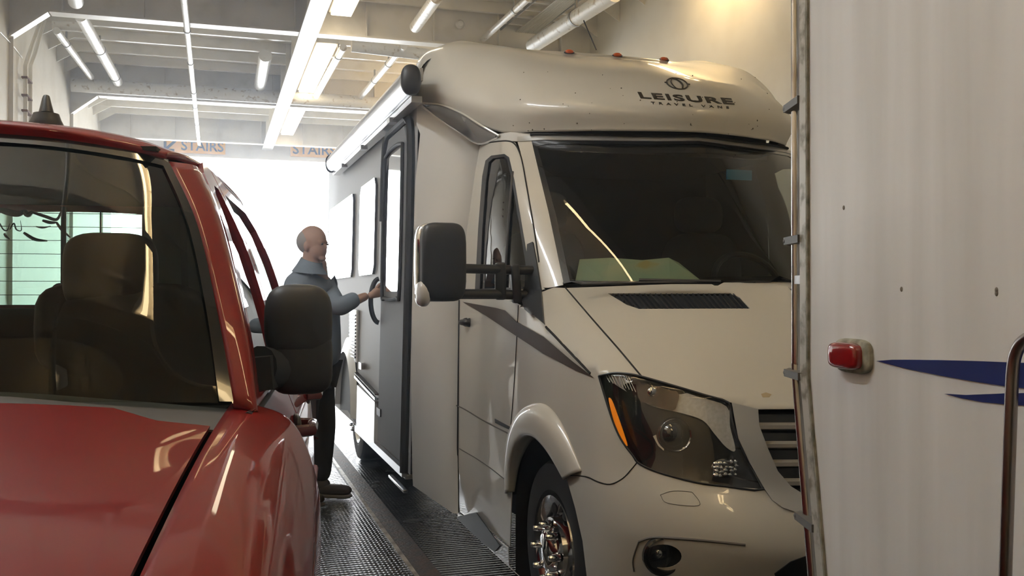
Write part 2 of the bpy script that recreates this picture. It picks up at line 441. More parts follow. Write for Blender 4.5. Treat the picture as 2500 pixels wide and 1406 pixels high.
# lengthwise girder
m = MB(); m.box((.98, 7.65, (ZC+ZG)/2), (.016, 23.2, ZC-ZG)); m.box((.98, 7.65, ZG-.02), (.20, 23.2, .022))
for k in range(22): m.box((.98, -3.5+k*1.03, (ZC+ZG)/2), (.16, .012, ZC-ZG))
struct(m.build('ceiling_girder', CREAMB, smooth=False))
# frames on the left wall
m = MB()
for Y in (-1.3, 2.65, 6.65, 10.65, 14.9, 18.7):
    m.box((XL+.02, Y, 2.05), (.04, .02, 4.1))
struct(m.build('wall_frames', CREAMB, smooth=False))
# side curtain plate beyond the last beam, bow ramp seen as part of the opening
struct(MB().box((XR-.35, 19.4, 2.2), (.7, .1, 4.4)).build('wall_front', CREAM, smooth=False))

# pipes, each a thing
def pipe(name, pts, r, label, cat='pipe', mat=None, clamps=(), group=None, smooth=0, clip=None):
    P = [Vector(p) for p in pts]
    if smooth: P = cr(P, smooth)
    base = thing(name, P[0], label, cat, group)
    MB().tube(P, r, 16).build('pipe_run', mat or WHITEP, base)
    for c in clamps:
        a = P[0].lerp(P[-1], c); t = (P[-1]-P[0]).normalized()
        m = MB().tube([a-t*.02, a+t*.02], r+.006, 16); m.box(a+Vector((0, 0, r+.05)), (.02, .03, .12))
        m.build('clamp', STEELD, base)
    return base
STEELD = pbr('dull_steel', (0.32, 0.31, 0.29), .5, metal=.7)
pipe('ceiling_pipe', [(-.29, -3, ZG-.07), (-.29, 18.6, ZG-.07)], .032, 'thin white pipe running lengthwise under the beams, left of the girder', clamps=[.3, .45, .5, .56, .632, .70, .78, .83, .9, .97])
def P2(u1, v1, u2, v2, Z): return [W(u1, v1, Z=Z), W(u2, v2, Z=Z)]
pipe('ceiling_pipe', P2(196, 38, 288, 200, 4.42), .066, 'thick white flaking pipe running lengthwise near the left wall', clamps=[.45, .9])
pipe('ceiling_pipe', P2(138, 75, 222, 188, 4.45), .042, 'thinner white pipe between the left wall and the thick flaking pipe', clamps=[.25])
a, b = P2(408, -2, 395, -60, 4.15)
pipe('ceiling_pipe', P2(185, 4, 172, -60, 4.2), .07, 'rounded end of white pipe cut by the top edge, nearest the left wall')
pipe('ceiling_pipe', [W(648, 135, Z=4.5), W(635, 208, Z=4.5)], .085, 'short fat white pipe stub with rounded ends left of the girder')
pipe('ceiling_pipe', [W(128, 62, Y=12.0), W(218, 68, Y=12.0)], .055, 'stubby crosswise pipe above the thin left pipe')
pipe('ceiling_pipe', [W(838, 116, Z=4.36), W(772, 234, Z=4.36)], .045, 'short white pipe hugging the right side of the middle light fitting', clamps=[.15])
pipe('ceiling_pipe', [W(986, 112, Z=4.45), W(880, 238, Z=4.45)], .045, 'slim white pipe right of the second light fitting above the awning', clamps=[.3, .62])
pipe('ceiling_pipe', [W(858, 112, Y=11.6), W(1060, 136, Y=11.6)], .075, 'lagged crosswise duct pipe running behind the motorhome roof corner')
pipe('ceiling_pipe', P2(1066, -6, 1014, 66, 4.38), .065, 'white chipped pipe ending short, above the motorhome roof corner')
pipe('ceiling_pipe', P2(1290, -4, 1150, 122, 4.4), .035, 'thin white pipe passing over the motorhome beside the cable tray', clamps=[.2])
pipe('ceiling_pipe', P2(1500, -16, 1300, 112, 4.3), .085, 'thickest white pipe along the right wall beside the cable tray', clamps=[.42])
pipe('ceiling_pipe', [(XL+.05, 14.6, 4.38), (3.9, 14.6, 4.38)], .10, 'long fat crosswise pipe in front of the second beam')
# cable tray with bundle
ct = thing('cable_tray', W(1330, 50, Z=4.5), 'hanging ladder tray carrying a bundle of cream cables', 'cable tray')
A, B = W(1395, -30, Z=4.55), W(1225, 105, Z=4.55); t = (B-A).normalized(); sdv = Vector((t.y, -t.x, 0))
m = MB()
for sgn in (-1, 1): m.bar(A+sdv*.22*sgn, B+sdv*.22*sgn, .012, .05)
m.build('side_rail', STEELD, ct)
for k in range(9): MB().bar(A.lerp(B, k/8)+sdv*.3, A.lerp(B, k/8)-sdv*.3, .035, .02).build('rung', CREAMB, ct)
m = MB()
for k in range(11):
    o_ = sdv*(-.02+.020*k); m.tube([A+o_+Vector((0, 0, -.02)), A.lerp(B, .3)+o_+Vector((0, 0, -.028)), A.lerp(B, .7)+o_*1.2+Vector((0, 0, -.022)), B+o_*.9+Vector((0, 0, -.03))], .009, 6)
m.build('cables', pbr('cable_sheath', (.62, .58, .48), .5), ct)
# domed ceiling fitting
fd = MB().lathe([(0, .05), (.03, .05), (.055, .03), (.06, 0)], W(1122, 60, Y=10.60), (0, -1, 0), 20).build('pipe_cap', WHITEP); tag(fd, 'small round white cap on the beam web above the motorhome', 'cap')
# conduits on the left wall
x = XL+.06
cd = thing('conduit', (x, 9.8, 2.5), 'pair of bent cream conduits with rust patches on the left wall', 'conduit')
for i, dy in enumerate((0, .14)):
    p = [W(62-0+i*12, 330, X=x), W(62+i*12, 160, X=x), W(72+i*14, 130, X=x+.01), W(100+i*8, 50, X=x+.07)]
    MB().tube(p, .022, 10).build('conduit_tube', CREAMB, cd)
for v in (195, 238, 275): 
    q = W(66, v, X=x); MB().box(q, (.06, .30, .018)).build('bracket', RUST, cd)
# wall cable
tag(MB().tube(cr([W(0, 78, X=XL+.01), W(30, 110, X=XL+.01), W(55, 142, X=XL+.01)], 5), .006, 6).build('wall_cable', CREAMB), 'thin pale line crossing the left wall diagonally', 'cable')

# fluorescent fittings
TUBEM = emis('fluorescent_tube', (1.0, .74, .40), 24)
def light_fitting(x, y0, y1, label, z=4.45):
    r = thing('fluorescent_light', (x, (y0+y1)/2, z), label, 'ceiling light', 'twin tube ceiling fittings')
    L = y1-y0
    MB().box((x, (y0+y1)/2, z+.10), (.27, L+.04, .12)).build('housing', CREAMB, r, bevel=.01)
    for k in (0, 1):
        ya = y0+k*L/2+.02; yb = y0+(k+1)*L/2-.02
        MB().box((x, (ya+yb)/2, z+.02), (.22, yb-ya, .035)).build('diffuser', DIFF, r, bevel=.008)
    MB().box((x, (y0+y1)/2, z+.2), (.04, .3, .16)).build('hanger', STEELD, r)
    return r
DIFF = emis('lit_diffuser', (1.0, .86, .62), 7)
sp_ = [(7.65, 10.4, 'nearest lit twin fitting, cut by the top edge'), (11.8, 14.5, 'middle lit twin fitting right of the girder'), (15.8, 18.4, 'farthest lit twin fitting, above the right stairs sign')]
proto = None
def fitcopy(src, dx, dy, label):
    r = src.copy(); COL.objects.link(r); r.location = (src.location.x+dx, src.location.y+dy, src.location.z); r['label'] = label
    for ch in src.children:
        c = ch.copy(); COL.objects.link(c); c.parent = r; c.matrix_parent_inverse = ch.matrix_parent_inverse
    return r
proto = light_fitting(1.31, 11.7, 14.5, sp_[1][2])
fitcopy(proto, 0, -4.1, sp_[0][2]); fitcopy(proto, 0, 3.95, sp_[2][2])
TUBEM1, TUBEM2 = TUBEM, emis('cool_fill_tube', (.90, .95, 1.0), 56)
def bare_fitting(x, y0, y1, label, z=4.4):
    r = thing('fluorescent_light', (x, (y0+y1)/2, z), label, 'ceiling light', 'twin tube ceiling fittings')
    MB().box((x, (y0+y1)/2, z+.09), (.20, y1-y0+.1, .06)).build('housing', CREAMB, r, bevel=.01)
    for sg in (-1, 1): MB().tube([(x+sg*.07, y0, z+.02), (x+sg*.07, y1, z+.02)], .024, 12).build('tube', TUBEM, r)
    MB().box((x, (y0+y1)/2, z+.2), (.04, .3, .2)).build('hanger', STEELD, r)
    return r
TUBEM = TUBEM2
proto3 = bare_fitting(-1.35, 2.3, 5.1, 'added cool white fill light fitting above the hood of the red truck')  # added lamp, brightens the trailer side
TUBEM = TUBEM1
proto2 = bare_fitting(.88, 1.4, 4.1, 'lit bare twin tube fitting over the motorhome cab, above the frame')
fitcopy(proto2, -1.05, -4.4, 'added bare tube fill light over the lane beside the travel trailer, above the frame')  # added behind the camera to light the trailer wall
sf_ = bare_fitting(4.0, 6.6, 7.8, 'short added fill light near the right wall over the motorhome roof, above the frame')  # unseen fitting, added to brighten the right wall
fitcopy(sf_, -.05, -5.8, 'short added fill light near the right wall beside the travel trailer, above the frame')  # second added lamp, more light for the upper right side
fitcopy(proto2, 2.35, 10.7, 'added bare tube fill light over the rear of the motorhome')  # hidden lamp added for warm light on ceiling and right wall
if 0: fitcopy(proto, 0, -8.05, 'lit twin fitting over the motorhome cab, above the frame')

# stairs signs
SIGN = pbr('sign_orange', (0.95, 0.50, 0.05), .45)
INK = pbr('sign_ink', (0.03, 0.028, 0.03), .5)
def sign(x0, x1, z0, z1, label, arrow=None, tx=(0, 1)):
    r = thing('stairs_sign', ((x0+x1)/2, 19.22, z0), label, 'sign')
    MB().box(((x0+x1)/2, 19.235, (z0+z1)/2), (x1-x0, .02, z1-z0)).build('sign_panel', SIGN, r, smooth=False)
    uv, Fs = text_mesh('STAIRS', offset=.015); w = (x1-x0)
    V = [(x0+w*(tx[0]+(tx[1]-tx[0])*a), 19.222, z0+(z1-z0)*(.17+.66*b)) for a, b in uv]
    link_mesh('lettering', V, Fs, INK, r, False, solid=.003)
    if arrow is not None:
        c = Vector((x0+w*arrow, 19.220, (z0+z1)/2)); m = MB(); s_ = (z1-z0)*.36
        m.bar(c+Vector((s_, 0, s_)), c-Vector((s_, 0, s_)), .05, .006, up=(0, 1, 0)); m.bar(c-Vector((s_, 0, s_)), c+Vector((s_*.6, 0, -s_)), .05, .006, up=(0, 1, 0)); m.bar(c-Vector((s_, 0, s_)), c+Vector((-s_, 0, s_*.6)), .05, .006, up=(0, 1, 0))
        m.build('arrow', INK, r, smooth=False)
def SXZ(u, v): p = W(u, v, Y=19.22); return p.x, p.z
a = SXZ(402, 371); b = SXZ(550, 371); sign(a[0], b[0], a[1], a[1]+.29, 'orange stairs sign with an arrow, partly behind the red truck roof', arrow=.10, tx=(.27, .97))
a = SXZ(709, 381); b = SXZ(858, 384); sign(a[0], b[0], a[1], a[1]+.29, 'orange stairs sign partly behind the motorhome awning', arrow=.9, tx=(.04, .74))
# ------------------------------------------------------------------ motorhome
XC = 2.28
def mir(row): return row + [(2*XC-x, y, z) for x, y, z in row[-2::-1]]
T = [(1.30, 5.15, 1.38), (1.29, 4.5, 1.38), (1.29, 4.0, 1.36), (1.29, 3.6, 1.26), (1.305, 3.3, 1.16), (1.34, 3.12, 1.12), (1.45, 2.98, 1.09), (1.62, 2.86, 1.05), (1.80, 2.78, 1.02), (2.05, 2.72, 1.012), (2.28, 2.70, 1.01)]
ws = [1, 1, 1, 1, .95, .7, .35, .1, 0, 0, 0]; wf = [0, 0, 0, .05, .25, .6, .9, 1, 1, 1, 1]
rows = []
for f, ps, pf in ((0, 0, 0), (.14, .010, .035), (.3, .018, .07), (.42, .022, .125), (.52, .022, .150), (.60, .021, .135), (.74, .018, .085), (.87, .008, .045), (1, -.012, .0)):
    rows.append(mir([(x-ps*a*(1 if a > .8 else 2.2), y-pf*b, z+(.15-z)*f) for (x, y, z), a, b in zip(T, ws, wf)]))
LOW = patch(rows, 160, 44)
HOODS = patch([
    mir([(1.29, 4.0, 1.361), (1.375, 3.96, 1.415), (1.47, 3.87, 1.44), (1.7, 3.68, 1.447), (2.0, 3.52, 1.452), (2.28, 3.46, 1.455)]),
    mir([(1.29, 3.6, 1.261), (1.365, 3.55, 1.315), (1.46, 3.49, 1.335), (1.7, 3.35, 1.347), (2.0, 3.25, 1.352), (2.28, 3.21, 1.355)]),
    mir([(1.305, 3.3, 1.161), (1.378, 3.25, 1.20), (1.455, 3.19, 1.212), (1.69, 3.05, 1.205), (1.98, 2.97, 1.197), (2.28, 2.94, 1.195)]),
    mir([(1.34, 3.12, 1.12), (1.395, 3.04, 1.11), (1.45, 2.98, 1.09), (1.66, 2.84, 1.04), (1.95, 2.74, 1.012), (2.28, 2.70, 1.01)])], 90, 40)
BODY = Surf(LOW, HOODS)
UP = patch([
    mir([(1.30, 5.15, 1.36), (1.30, 4.5, 1.36), (1.31, 4.12, 1.37), (1.36, 3.99, 1.41), (1.47, 3.86, 1.44), (1.8, 3.62, 1.445), (2.28, 3.44, 1.455)]),
    mir([(1.315, 5.13, 1.65), (1.315, 4.6, 1.65), (1.33, 4.30, 1.66), (1.375, 4.17, 1.68), (1.475, 4.06, 1.70), (1.81, 3.85, 1.70), (2.28, 3.70, 1.70)]),
    mir([(1.35, 5.11, 1.95), (1.35, 4.75, 1.95), (1.365, 4.50, 1.96), (1.40, 4.39, 1.98), (1.50, 4.31, 1.99), (1.83, 4.10, 1.97), (2.28, 3.96, 1.965)]),
    mir([(1.42, 5.10, 2.28), (1.425, 4.93, 2.28), (1.43, 4.80, 2.285), (1.47, 4.70, 2.285), (1.56, 4.60, 2.28), (1.86, 4.38, 2.25), (2.28, 4.26, 2.25)])], 130, 50)
UPS = Surf(UP)
CAP = patch([
    mir([(1.14, 5.60, 2.50), (1.148, 5.36, 2.50), (1.25, 5.06, 2.415), (1.42, 4.76, 2.262), (1.56, 4.50, 2.225), (1.85, 4.26, 2.205), (2.28, 4.14, 2.20)]),
    mir([(1.13, 5.60, 2.60), (1.145, 5.36, 2.59), (1.22, 5.06, 2.50), (1.385, 4.75, 2.40), (1.545, 4.46, 2.36), (1.85, 4.25, 2.34), (2.28, 4.14, 2.335)]),
    mir([(1.14, 5.62, 2.71), (1.155, 5.40, 2.70), (1.24, 5.13, 2.66), (1.41, 4.90, 2.60), (1.58, 4.66, 2.55), (1.86, 4.47, 2.52), (2.28, 4.37, 2.515)]),
    mir([(1.18, 5.66, 2.83), (1.20, 5.47, 2.83), (1.31, 5.29, 2.825), (1.48, 5.12, 2.79), (1.66, 4.97, 2.74), (1.90, 4.83, 2.695), (2.28, 4.75, 2.69)]),
    mir([(1.255, 5.78, 2.905), (1.28, 5.60, 2.905), (1.38, 5.50, 2.92), (1.56, 5.42, 2.90), (1.72, 5.26, 2.845), (1.96, 5.15, 2.80), (2.28, 5.10, 2.79)]),
    mir([(1.375, 5.86, 2.955), (1.39, 5.72, 2.955), (1.48, 5.64, 2.97), (1.62, 5.58, 2.94), (1.76, 5.42, 2.885), (1.98, 5.28, 2.855), (2.28, 5.25, 2.85)]),
    mir([(1.60, 6.0, 2.97), (1.60, 5.9, 2.97), (1.66, 5.85, 2.98), (1.74, 5.8, 2.96), (1.84, 5.75, 2.92), (2.0, 5.7, 2.89), (2.28, 5.7, 2.885)])], 130, 70)
CAPS = Surf(CAP)
TRN = patch([[(1.115, 5.37, 2.62), (1.25, 5.20, 2.50), (1.43, 5.10, 2.34), (1.6, 5.05, 2.3)],
             [(1.11, 5.37, 2.2), (1.20, 5.235, 2.2), (1.405, 5.11, 2.2), (1.6, 5.06, 2.2)],
             [(1.095, 5.37, 1.7), (1.165, 5.22, 1.7), (1.32, 5.11, 1.7), (1.5, 5.08, 1.7)],
             [(1.08, 5.37, 1.2), (1.14, 5.22, 1.2), (1.28, 5.12, 1.2), (1.5, 5.1, 1.2)],
             [(1.075, 5.37, .7), (1.13, 5.20, .7), (1.26, 5.06, .7), (1.5, 5.08, .7)],
             [(1.09, 5.37, .36), (1.14, 5.18, .36), (1.26, 5.04, .36), (1.5, 5.06, .36)],
             [(1.10, 5.37, .2), (1.15, 5.18, .2), (1.27, 5.02, .2), (1.5, 5.06, .2)]], 40, 60)
TRS = Surf(TRN)
SIDEX = lambda z: 1.07+.022*z
CS = Surf(([Vector((SIDEX(z), y, z)) for z in (0, 3) for y in (4.5, 11)], [(0, 1, 3, 2)]))

rv = thing('motorhome', (XC, 6.3, 0), 'large white and beige motorhome facing the camera beside the person', 'motorhome')
# front cap
cap = link_mesh('front_cap', *CAP, RVW, rv, True, solid=.01)
# hood
hoodpx = [(1381, 703), (1440, 772), (1510, 852), (1566, 919), (1640, 940), (1720, 964), (1790, 984), (1850, 999), (2.05, 2.72, 1.013), (2.28, 2.70, 1.011), (2.28, 3.44, 1.455), (2.0, 3.50, 1.452)]
ventpx = [(1484, 716), (1782, 715), (1806, 726), (1831, 753), (1560, 754), (1530, 744)]
hood = panel('hood', hoodpx, BODY, RVW, rv, holes=[ventpx], mirror=XC, sp=18, label='warm white hood with black vents')
hv = panel('hood_vent', ventpx, BODY, BLACKP, hood, off=-.012, label='black slatted vent'); mirror_obj(hv, XC, hood)
m = MB()
for k in range(26):
    u = 1496+k*13
    pa, pb = W(u, 716, d=4), W(u+34, 754, d=3.8)
    o, d = pcam(u if u < 1790 else 1790, 717); A, n, _ = BODY.cast(o, d)
    o, d = pcam(min(u+30, 1826), 753); B, n, _ = BODY.cast(o, d)
    tt = max(0.05, min(1, (.5*(u-1484)-1)/21-.05)); B = A.lerp(B, tt)
    if u+30 < 1826: m.bar(A-Vector((0, 0, .004)), B-Vector((0, 0, .004)), .004, .012)
o = m.build('vent_slats', BLACKP, hood, smooth=False)
mirror_obj(seam('hood_gap', [(1380, 702), (1440, 772), (1510, 852), (1566, 919)], BODY, .0035, GAP, hood), XC, hood)
# fender
arch = [(1256, 1420), (1250, 1300), (1249, 1200), (1256, 1140), (1268, 1100), (1284, 1073), (1303, 1062), (1322, 1067), (1342, 1088), (1362, 1122), (1384, 1170), (1404, 1240), (1422, 1320), (1434, 1420)]
fend = [(1270, 735), (1300, 757), (1325, 700), (1381, 703), (1440, 772), (1510, 852), (1566, 919), (1530, 912), (1495, 911), (1462, 918), (1476, 965), (1490, 1010), (1505, 1050), (1522, 1082), (1545, 1112), (1556, 1128), (1542, 1145), (1520, 1168), (1490, 1182), (1460, 1176), (1430, 1163), (1384, 1160)] + arch[9:2:-1] + [(1249, 1200), (1244, 1100), (1252, 1000), (1262, 850)]
fender = panel('fender', fend, BODY, RVW, rv, sp=16, mirror=XC, dup=True)
# wheel arch flare lip (raised)
lip_in = cr([Vector((*p, 0)) for p in arch[2:10]], 5)
lip_out = cr([Vector((*p, 0)) for p in [(1238, 1200), (1241, 1120), (1254, 1045), (1278, 1000), (1306, 986), (1335, 990), (1364, 1022), (1392, 1078), (1424, 1150)]], 5)
fi_, fo_ = [], []
for k in range(33):
    a_ = cr1([Vector((*p, 0)) for p in arch[2:11]], k/32); b_ = cr1([Vector((*p, 0)) for p in [(1238, 1205), (1240, 1120), (1252, 1046), (1276, 1001), (1306, 986), (1337, 992), (1366, 1026), (1394, 1085), (1420, 1150)]], k/32)
    q, n_, _ = BODY.cast(*pcam(a_.x, a_.y)); fi_.append((q, n_)); q, n_, _ = BODY.cast(*pcam(b_.x, b_.y)); fo_.append((q, n_))
rws = []
for t_, h_ in ((-.12, -.03), (0, .026), (.12, .040), (.4, .042), (.7, .036), (.9, .018), (1.0, -.004)):
    rws.append([a_[0].lerp(b_[0], max(0, t_))+Vector((-h_*(.35+.65*math.sin(math.pi*(k+1)/34)), 0, 0)) for k, (a_, b_) in enumerate(zip(fi_, fo_))])
link_mesh('arch_flare', *patch(rws, 64, 18), RVW, fender, True, solid=-.004, angle=80)
# door
door = panel('cab_door', [(1122, 728), (1200, 731), (1270, 735), (1262, 850), (1252, 1000), (1244, 1100), (1249, 1200), (1245, 1335), (1190, 1290), (1118, 1252)], BODY, RVW, rv, sp=16, mirror=XC, dup=True)
seam('door_gap', [(1122, 733), (1120, 900), (1118, 1100), (1119, 1250)], BODY, .006, GAP, door)
seam('door_gap', [(1266, 745), (1258, 900), (1250, 1010), (1244, 1085)], BODY, .0025, GAP, door)
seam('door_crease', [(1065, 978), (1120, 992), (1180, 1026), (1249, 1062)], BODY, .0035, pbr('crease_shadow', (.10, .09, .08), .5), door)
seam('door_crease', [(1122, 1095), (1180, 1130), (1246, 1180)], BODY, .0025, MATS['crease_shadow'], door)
dh = thing('x', (0, 0, 0), 'x', 'x'); bpy.data.objects.remove(dh)
h0, n0, _ = BODY.cast(*pcam(1143, 787))
MB().ell(h0+Vector((-.02, 0, 0)), (.026, .060, .017), e=.7).ell(h0+Vector((0, -.035, 0)), (.03, .02, .024)).ell(h0+Vector((0, .035, 0)), (.03, .02, .024)).build('door_handle', BLACKP, door)
# lettering plate on the fender
panel('fender_badge', [(1209, 1022), (1246, 1042), (1247, 1050), (1210, 1032)], BODY, BLACKP, fender, off=.003, sp=8)
# bumper
bump = [(1384, 1160), (1430, 1163), (1460, 1176), (1490, 1182), (1520, 1168), (1542, 1145), (1556, 1128), (1580, 1142), (1620, 1157), (1700, 1178), (1770, 1187), (1865, 1194), (1885, 1222), (1910, 1240), (1940, 1250), (1990, 1262), (2.05, 2.60, .68), (2.28, 2.56, .68), (2.28, 2.6, .32), (1.8, 2.68, .32), (1470, 1560), (1445, 1480)] + arch[13:9:-1]
foghole = [(1618+46*math.cos(a*math.pi/12), 1358+29*math.sin(a*math.pi/12)) for a in range(24)]
bumper = panel('front_bumper', bump, BODY, RVW, rv, holes=[foghole], sp=18, mirror=XC)
seam('bumper_gap', [(1384, 1160), (1430, 1163), (1460, 1176), (1490, 1182), (1520, 1168), (1542, 1145), (1556, 1128)], BODY, .002, GAP, bumper, n=4)
# washer cover outline, character lines
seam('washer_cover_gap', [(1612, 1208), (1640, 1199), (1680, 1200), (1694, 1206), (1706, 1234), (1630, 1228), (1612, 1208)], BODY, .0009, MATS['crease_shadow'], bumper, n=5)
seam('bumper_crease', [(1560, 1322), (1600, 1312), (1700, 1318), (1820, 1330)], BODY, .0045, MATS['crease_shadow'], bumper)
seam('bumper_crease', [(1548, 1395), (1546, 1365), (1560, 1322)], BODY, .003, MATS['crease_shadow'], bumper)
fr = BODY.cast(*pcam(1618, 1358))[0]
fl = MB().lathe([(0, .066), (.018, .064), (.022, .058), (.0, .05), (-.05, .03), (-.06, 0)], fr+Vector((0, .01, 0)), (-.25, -1, 0), 32).build('fog_light', BLACKG, bumper)
MB().ell(fr+Vector((0, .012, 0)), (.056, .012, .056)).build('fog_lens', GLC, fl)
MB().ell(fr+Vector((.008, .045, 0)), (.024, .02, .024)).build('fog_bulb', CHROME, fl)
mirror_obj(fl, XC, bumper)
# lower grey intake at bottom
panel('lower_intake', [(1890, 1400), (1930, 1370), (2000, 1345), (2.28, 2.5, .52), (2.28, 2.5, .40), (1900, 1420)], BODY, BLACKP, bumper, off=.004, mirror=XC)
# headlight
hl = [(1462, 918), (1495, 911), (1530, 912), (1566, 919), (1640, 940), (1720, 964), (1779, 983), (1786, 1020), (1800, 1070), (1830, 1130), (1865, 1194), (1770, 1187), (1700, 1178), (1620, 1157), (1580, 1142), (1556, 1128), (1545, 1112), (1522, 1082), (1505, 1050), (1490, 1010), (1476, 965)]
HB = pbr('headlight_bucket', (.012, .010, .010), .25, coat=.5)
bk = panel('headlight', hl, BODY, HB, rv, off=-.05, sp=16, label='dark headlight housing under a clear lens')
# bucket wall
Q = [(BODY.cast(*pcam(*p))[0]) for p in dens(hl, 18)]
m = MB(); n = len(Q); bw = [BODY.cast(*pcam(*p))[0]-BODY.cast(*pcam(*p))[1]*0+Vector((.02, .055, 0)) for p in dens(hl, 18)]
m.add(Q+bw, [(i, (i+1) % n, n+(i+1) % n, n+i) for i in range(n)]); m.build('bucket_wall', BLACKG, bk)
REFL = pbr('lamp_reflector', (.93, .92, .89), .25, metal=.25, coat=.6, noise=(90, .3, .7), col2=(.74, .72, .68))
swoosh = cr([Vector((*p, 0)) for p in [(1476, 922), (1530, 921), (1600, 934), (1700, 965), (1775, 990), (1784, 1040), (1797, 1098), (1775, 1092), (1745, 1058), (1715, 1024), (1660, 1006), (1590, 990), (1530, 958)]], 4, closed=True)
panel('indicator_reflector', [(p.x, p.y) for p in swoosh], BODY, REFL, bk, off=-.02, sp=12, label='bright curved reflector')
blob = cr([Vector((*p, 0)) for p in [(1518, 940), (1560, 930), (1620, 940), (1655, 958), (1652, 985), (1640, 1000), (1590, 988), (1545, 970)]], 4, closed=True)
panel('indicator_bowl', [(p.x, p.y) for p in blob], BODY, pbr('smoked_chrome', (.22, .18, .16), .15, metal=1, noise=(30, .35, .6), col2=(.06, .05, .045)), bk, off=-.012, sp=9, label='smoked chrome bowl')
bb = BODY.cast(*pcam(1592, 958))[0]; MB().ell(bb+Vector((.01, .015, 0)), (.022, .014, .02)).build('indicator_bulb', CHROME, bk)
am = cr([Vector((*p, 0)) for p in [(1484, 973), (1492, 978), (1508, 1020), (1522, 1060), (1530, 1088), (1520, 1078), (1505, 1050), (1492, 1010)]], 4, closed=True)
AMB2 = pbr('amber_strip_glow', (1.0, .30, .02), .3, coat=1, emit=((1, .28, .01), .35))  # amber strip with a faint glow put into its colour
panel('amber_marker', [(p.x, p.y) for p in am], BODY, AMB2, bk, off=-.004, sp=8, label='amber strip')
pc = BODY.cast(*pcam(1652, 1064))[0]; ax = (ray(1652, 1064)*-1+Vector((0, -.6, 0))).normalized()
pj = MB().lathe([(-.06, .062), (-.01, .060), (0, .055), (-.004, .050), (-.02, .048)], pc+Vector((.005, .018, 0)), ax, 36).build('projector_ring', CHROME, bk)
MB().ell(pc+Vector((.006, .034, 0)), (.047, .035, .047)).build('projector_lens', pbr('projector_glass', (.09, .09, .085), .02, coat=1, metal=.6), pj)
MB().prism([BODY.cast(*pcam(*p))[0]+Vector((.01, .03, 0)) for p in [(1597, 1068), (1606, 1064), (1624, 1086), (1624, 1104), (1610, 1092)]], (.0, .004, .0)).build('reflector_edge', CHROME, bk)
rnd0 = random.Random(5); qc = BODY.cast(*pcam(1776, 1147))[0]
m = MB()
for i in range(5):
    for j in range(4):
        a = (i-2)*.019; b = (j-1.5)*.014
        if (a/.052)**2+(b/.032)**2 < 1: m.ell(qc+Vector((a+.004+rnd0.uniform(-.004, .004), .018, b+rnd0.uniform(-.003, .003))), (rnd0.uniform(.008, .013), .008, rnd0.uniform(.006, .009)), 8, 6)
drl_ = m.build('drl_facets', CHROME, bk); MB().ell(qc+Vector((.004, .030, 0)), (.050, .010, .034), 24, 10).build('drl_bowl', pbr('dark_chrome', (.35, .34, .33), .2, metal=1), drl_)
m = MB()
for i in range(9):
    A = BODY.cast(*pcam(1480+i*7, 916+i*.6))[0]; B = BODY.cast(*pcam(1490+i*8, 934+i*3))[0]; m.tube([A+Vector((.004, .014, 0)), B+Vector((.004, .014, 0))], .0018, 5)
m.build('lamp_fluting', REFL, bk)
lens = panel('headlight_lens', hl, BODY, GLC, bk, off=.0, sp=18, thick=.003)
seam('lens_edge', hl+[hl[0]], BODY, .004, BLACKP, bk, n=3)
for ob in [bk]:
    mb = mirror_obj(ob, XC, rv)
    for ch in list(ob.children):
        mc_ = mirror_obj(ch, XC, mb)
        for g_ in list(ch.children): mirror_obj(g_, XC, mc_)
# grille
gout = [(1786, 983), (1850, 999), (2.05, 2.70, 1.012), (2.28, 2.68, 1.01), (2.28, 2.56, .68), (2.05, 2.58, .68), (1990, 1262), (1940, 1250), (1910, 1240), (1885, 1222), (1866, 1194), (1830, 1130), (1802, 1070)]
gin = [(1850, 1012), (1862, 995), (1.90, 2.72, .995), (2.279, 2.68, .99), (2.279, 2.57, .75), (1.95, 2.6, .75), (1958, 1206), (1930, 1188), (1900, 1150), (1876, 1095), (1856, 1040)]
gg = panel('grille', gout[:], BODY, SILVER, rv, holes=[], sp=14, mirror=XC, off=-.06, label='black grille with silver surround')
gg.data.materials[0] = BLACKG
ring = [gout[0], gout[1], gin[1], gin[0]]+gin[:5:-1][:4]+gout[6:]
gr = [(1786, 983), (1850, 999), (1853, 1040), (1874, 1095), (1898, 1150), (1929, 1187), (1962, 1208), (1990, 1215), (1.95, 2.6, .745), (2.28, 2.57, .745), (2.28, 2.56, .68), (2.05, 2.58, .68), (1990, 1262), (1940, 1250), (1910, 1240), (1885, 1222), (1866, 1194), (1830, 1130), (1802, 1070)]
panel('grille_surround', gr, BODY, SILVER, gg, off=.006, sp=11, mirror=XC, thick=.03, label='silver surround')
for k, z in enumerate((.955, .895, .835, .775)):
    pts = [BODY.cast(Vector((x, 0, z)), Vector((0, 1, 0)))[0]+Vector((0, .012, 0)) for x in [1.74+.014*k+(XC-1.74)*i/8 for i in range(8)]+[XC]]
    pts += [Vector((2*XC-p.x, p.y, p.z)) for p in pts[-2::-1]]
    V = []; n = len(pts)
    for dz, dy in ((.013, .008), (.006, -.012), (-.006, -.012), (-.013, .008)): V += [p+Vector((0, dy, dz)) for p in pts]
    Fs = [(a*n+i, a*n+i+1, ((a+1) % 4)*n+i+1, ((a+1) % 4)*n+i) for a in range(4) for i in range(n-1)]
    MB().add(V, Fs).build('grille_bar', pbr('grille_bar_silver', (.42, .40, .36), .3, metal=.3, coat=.4), gg)
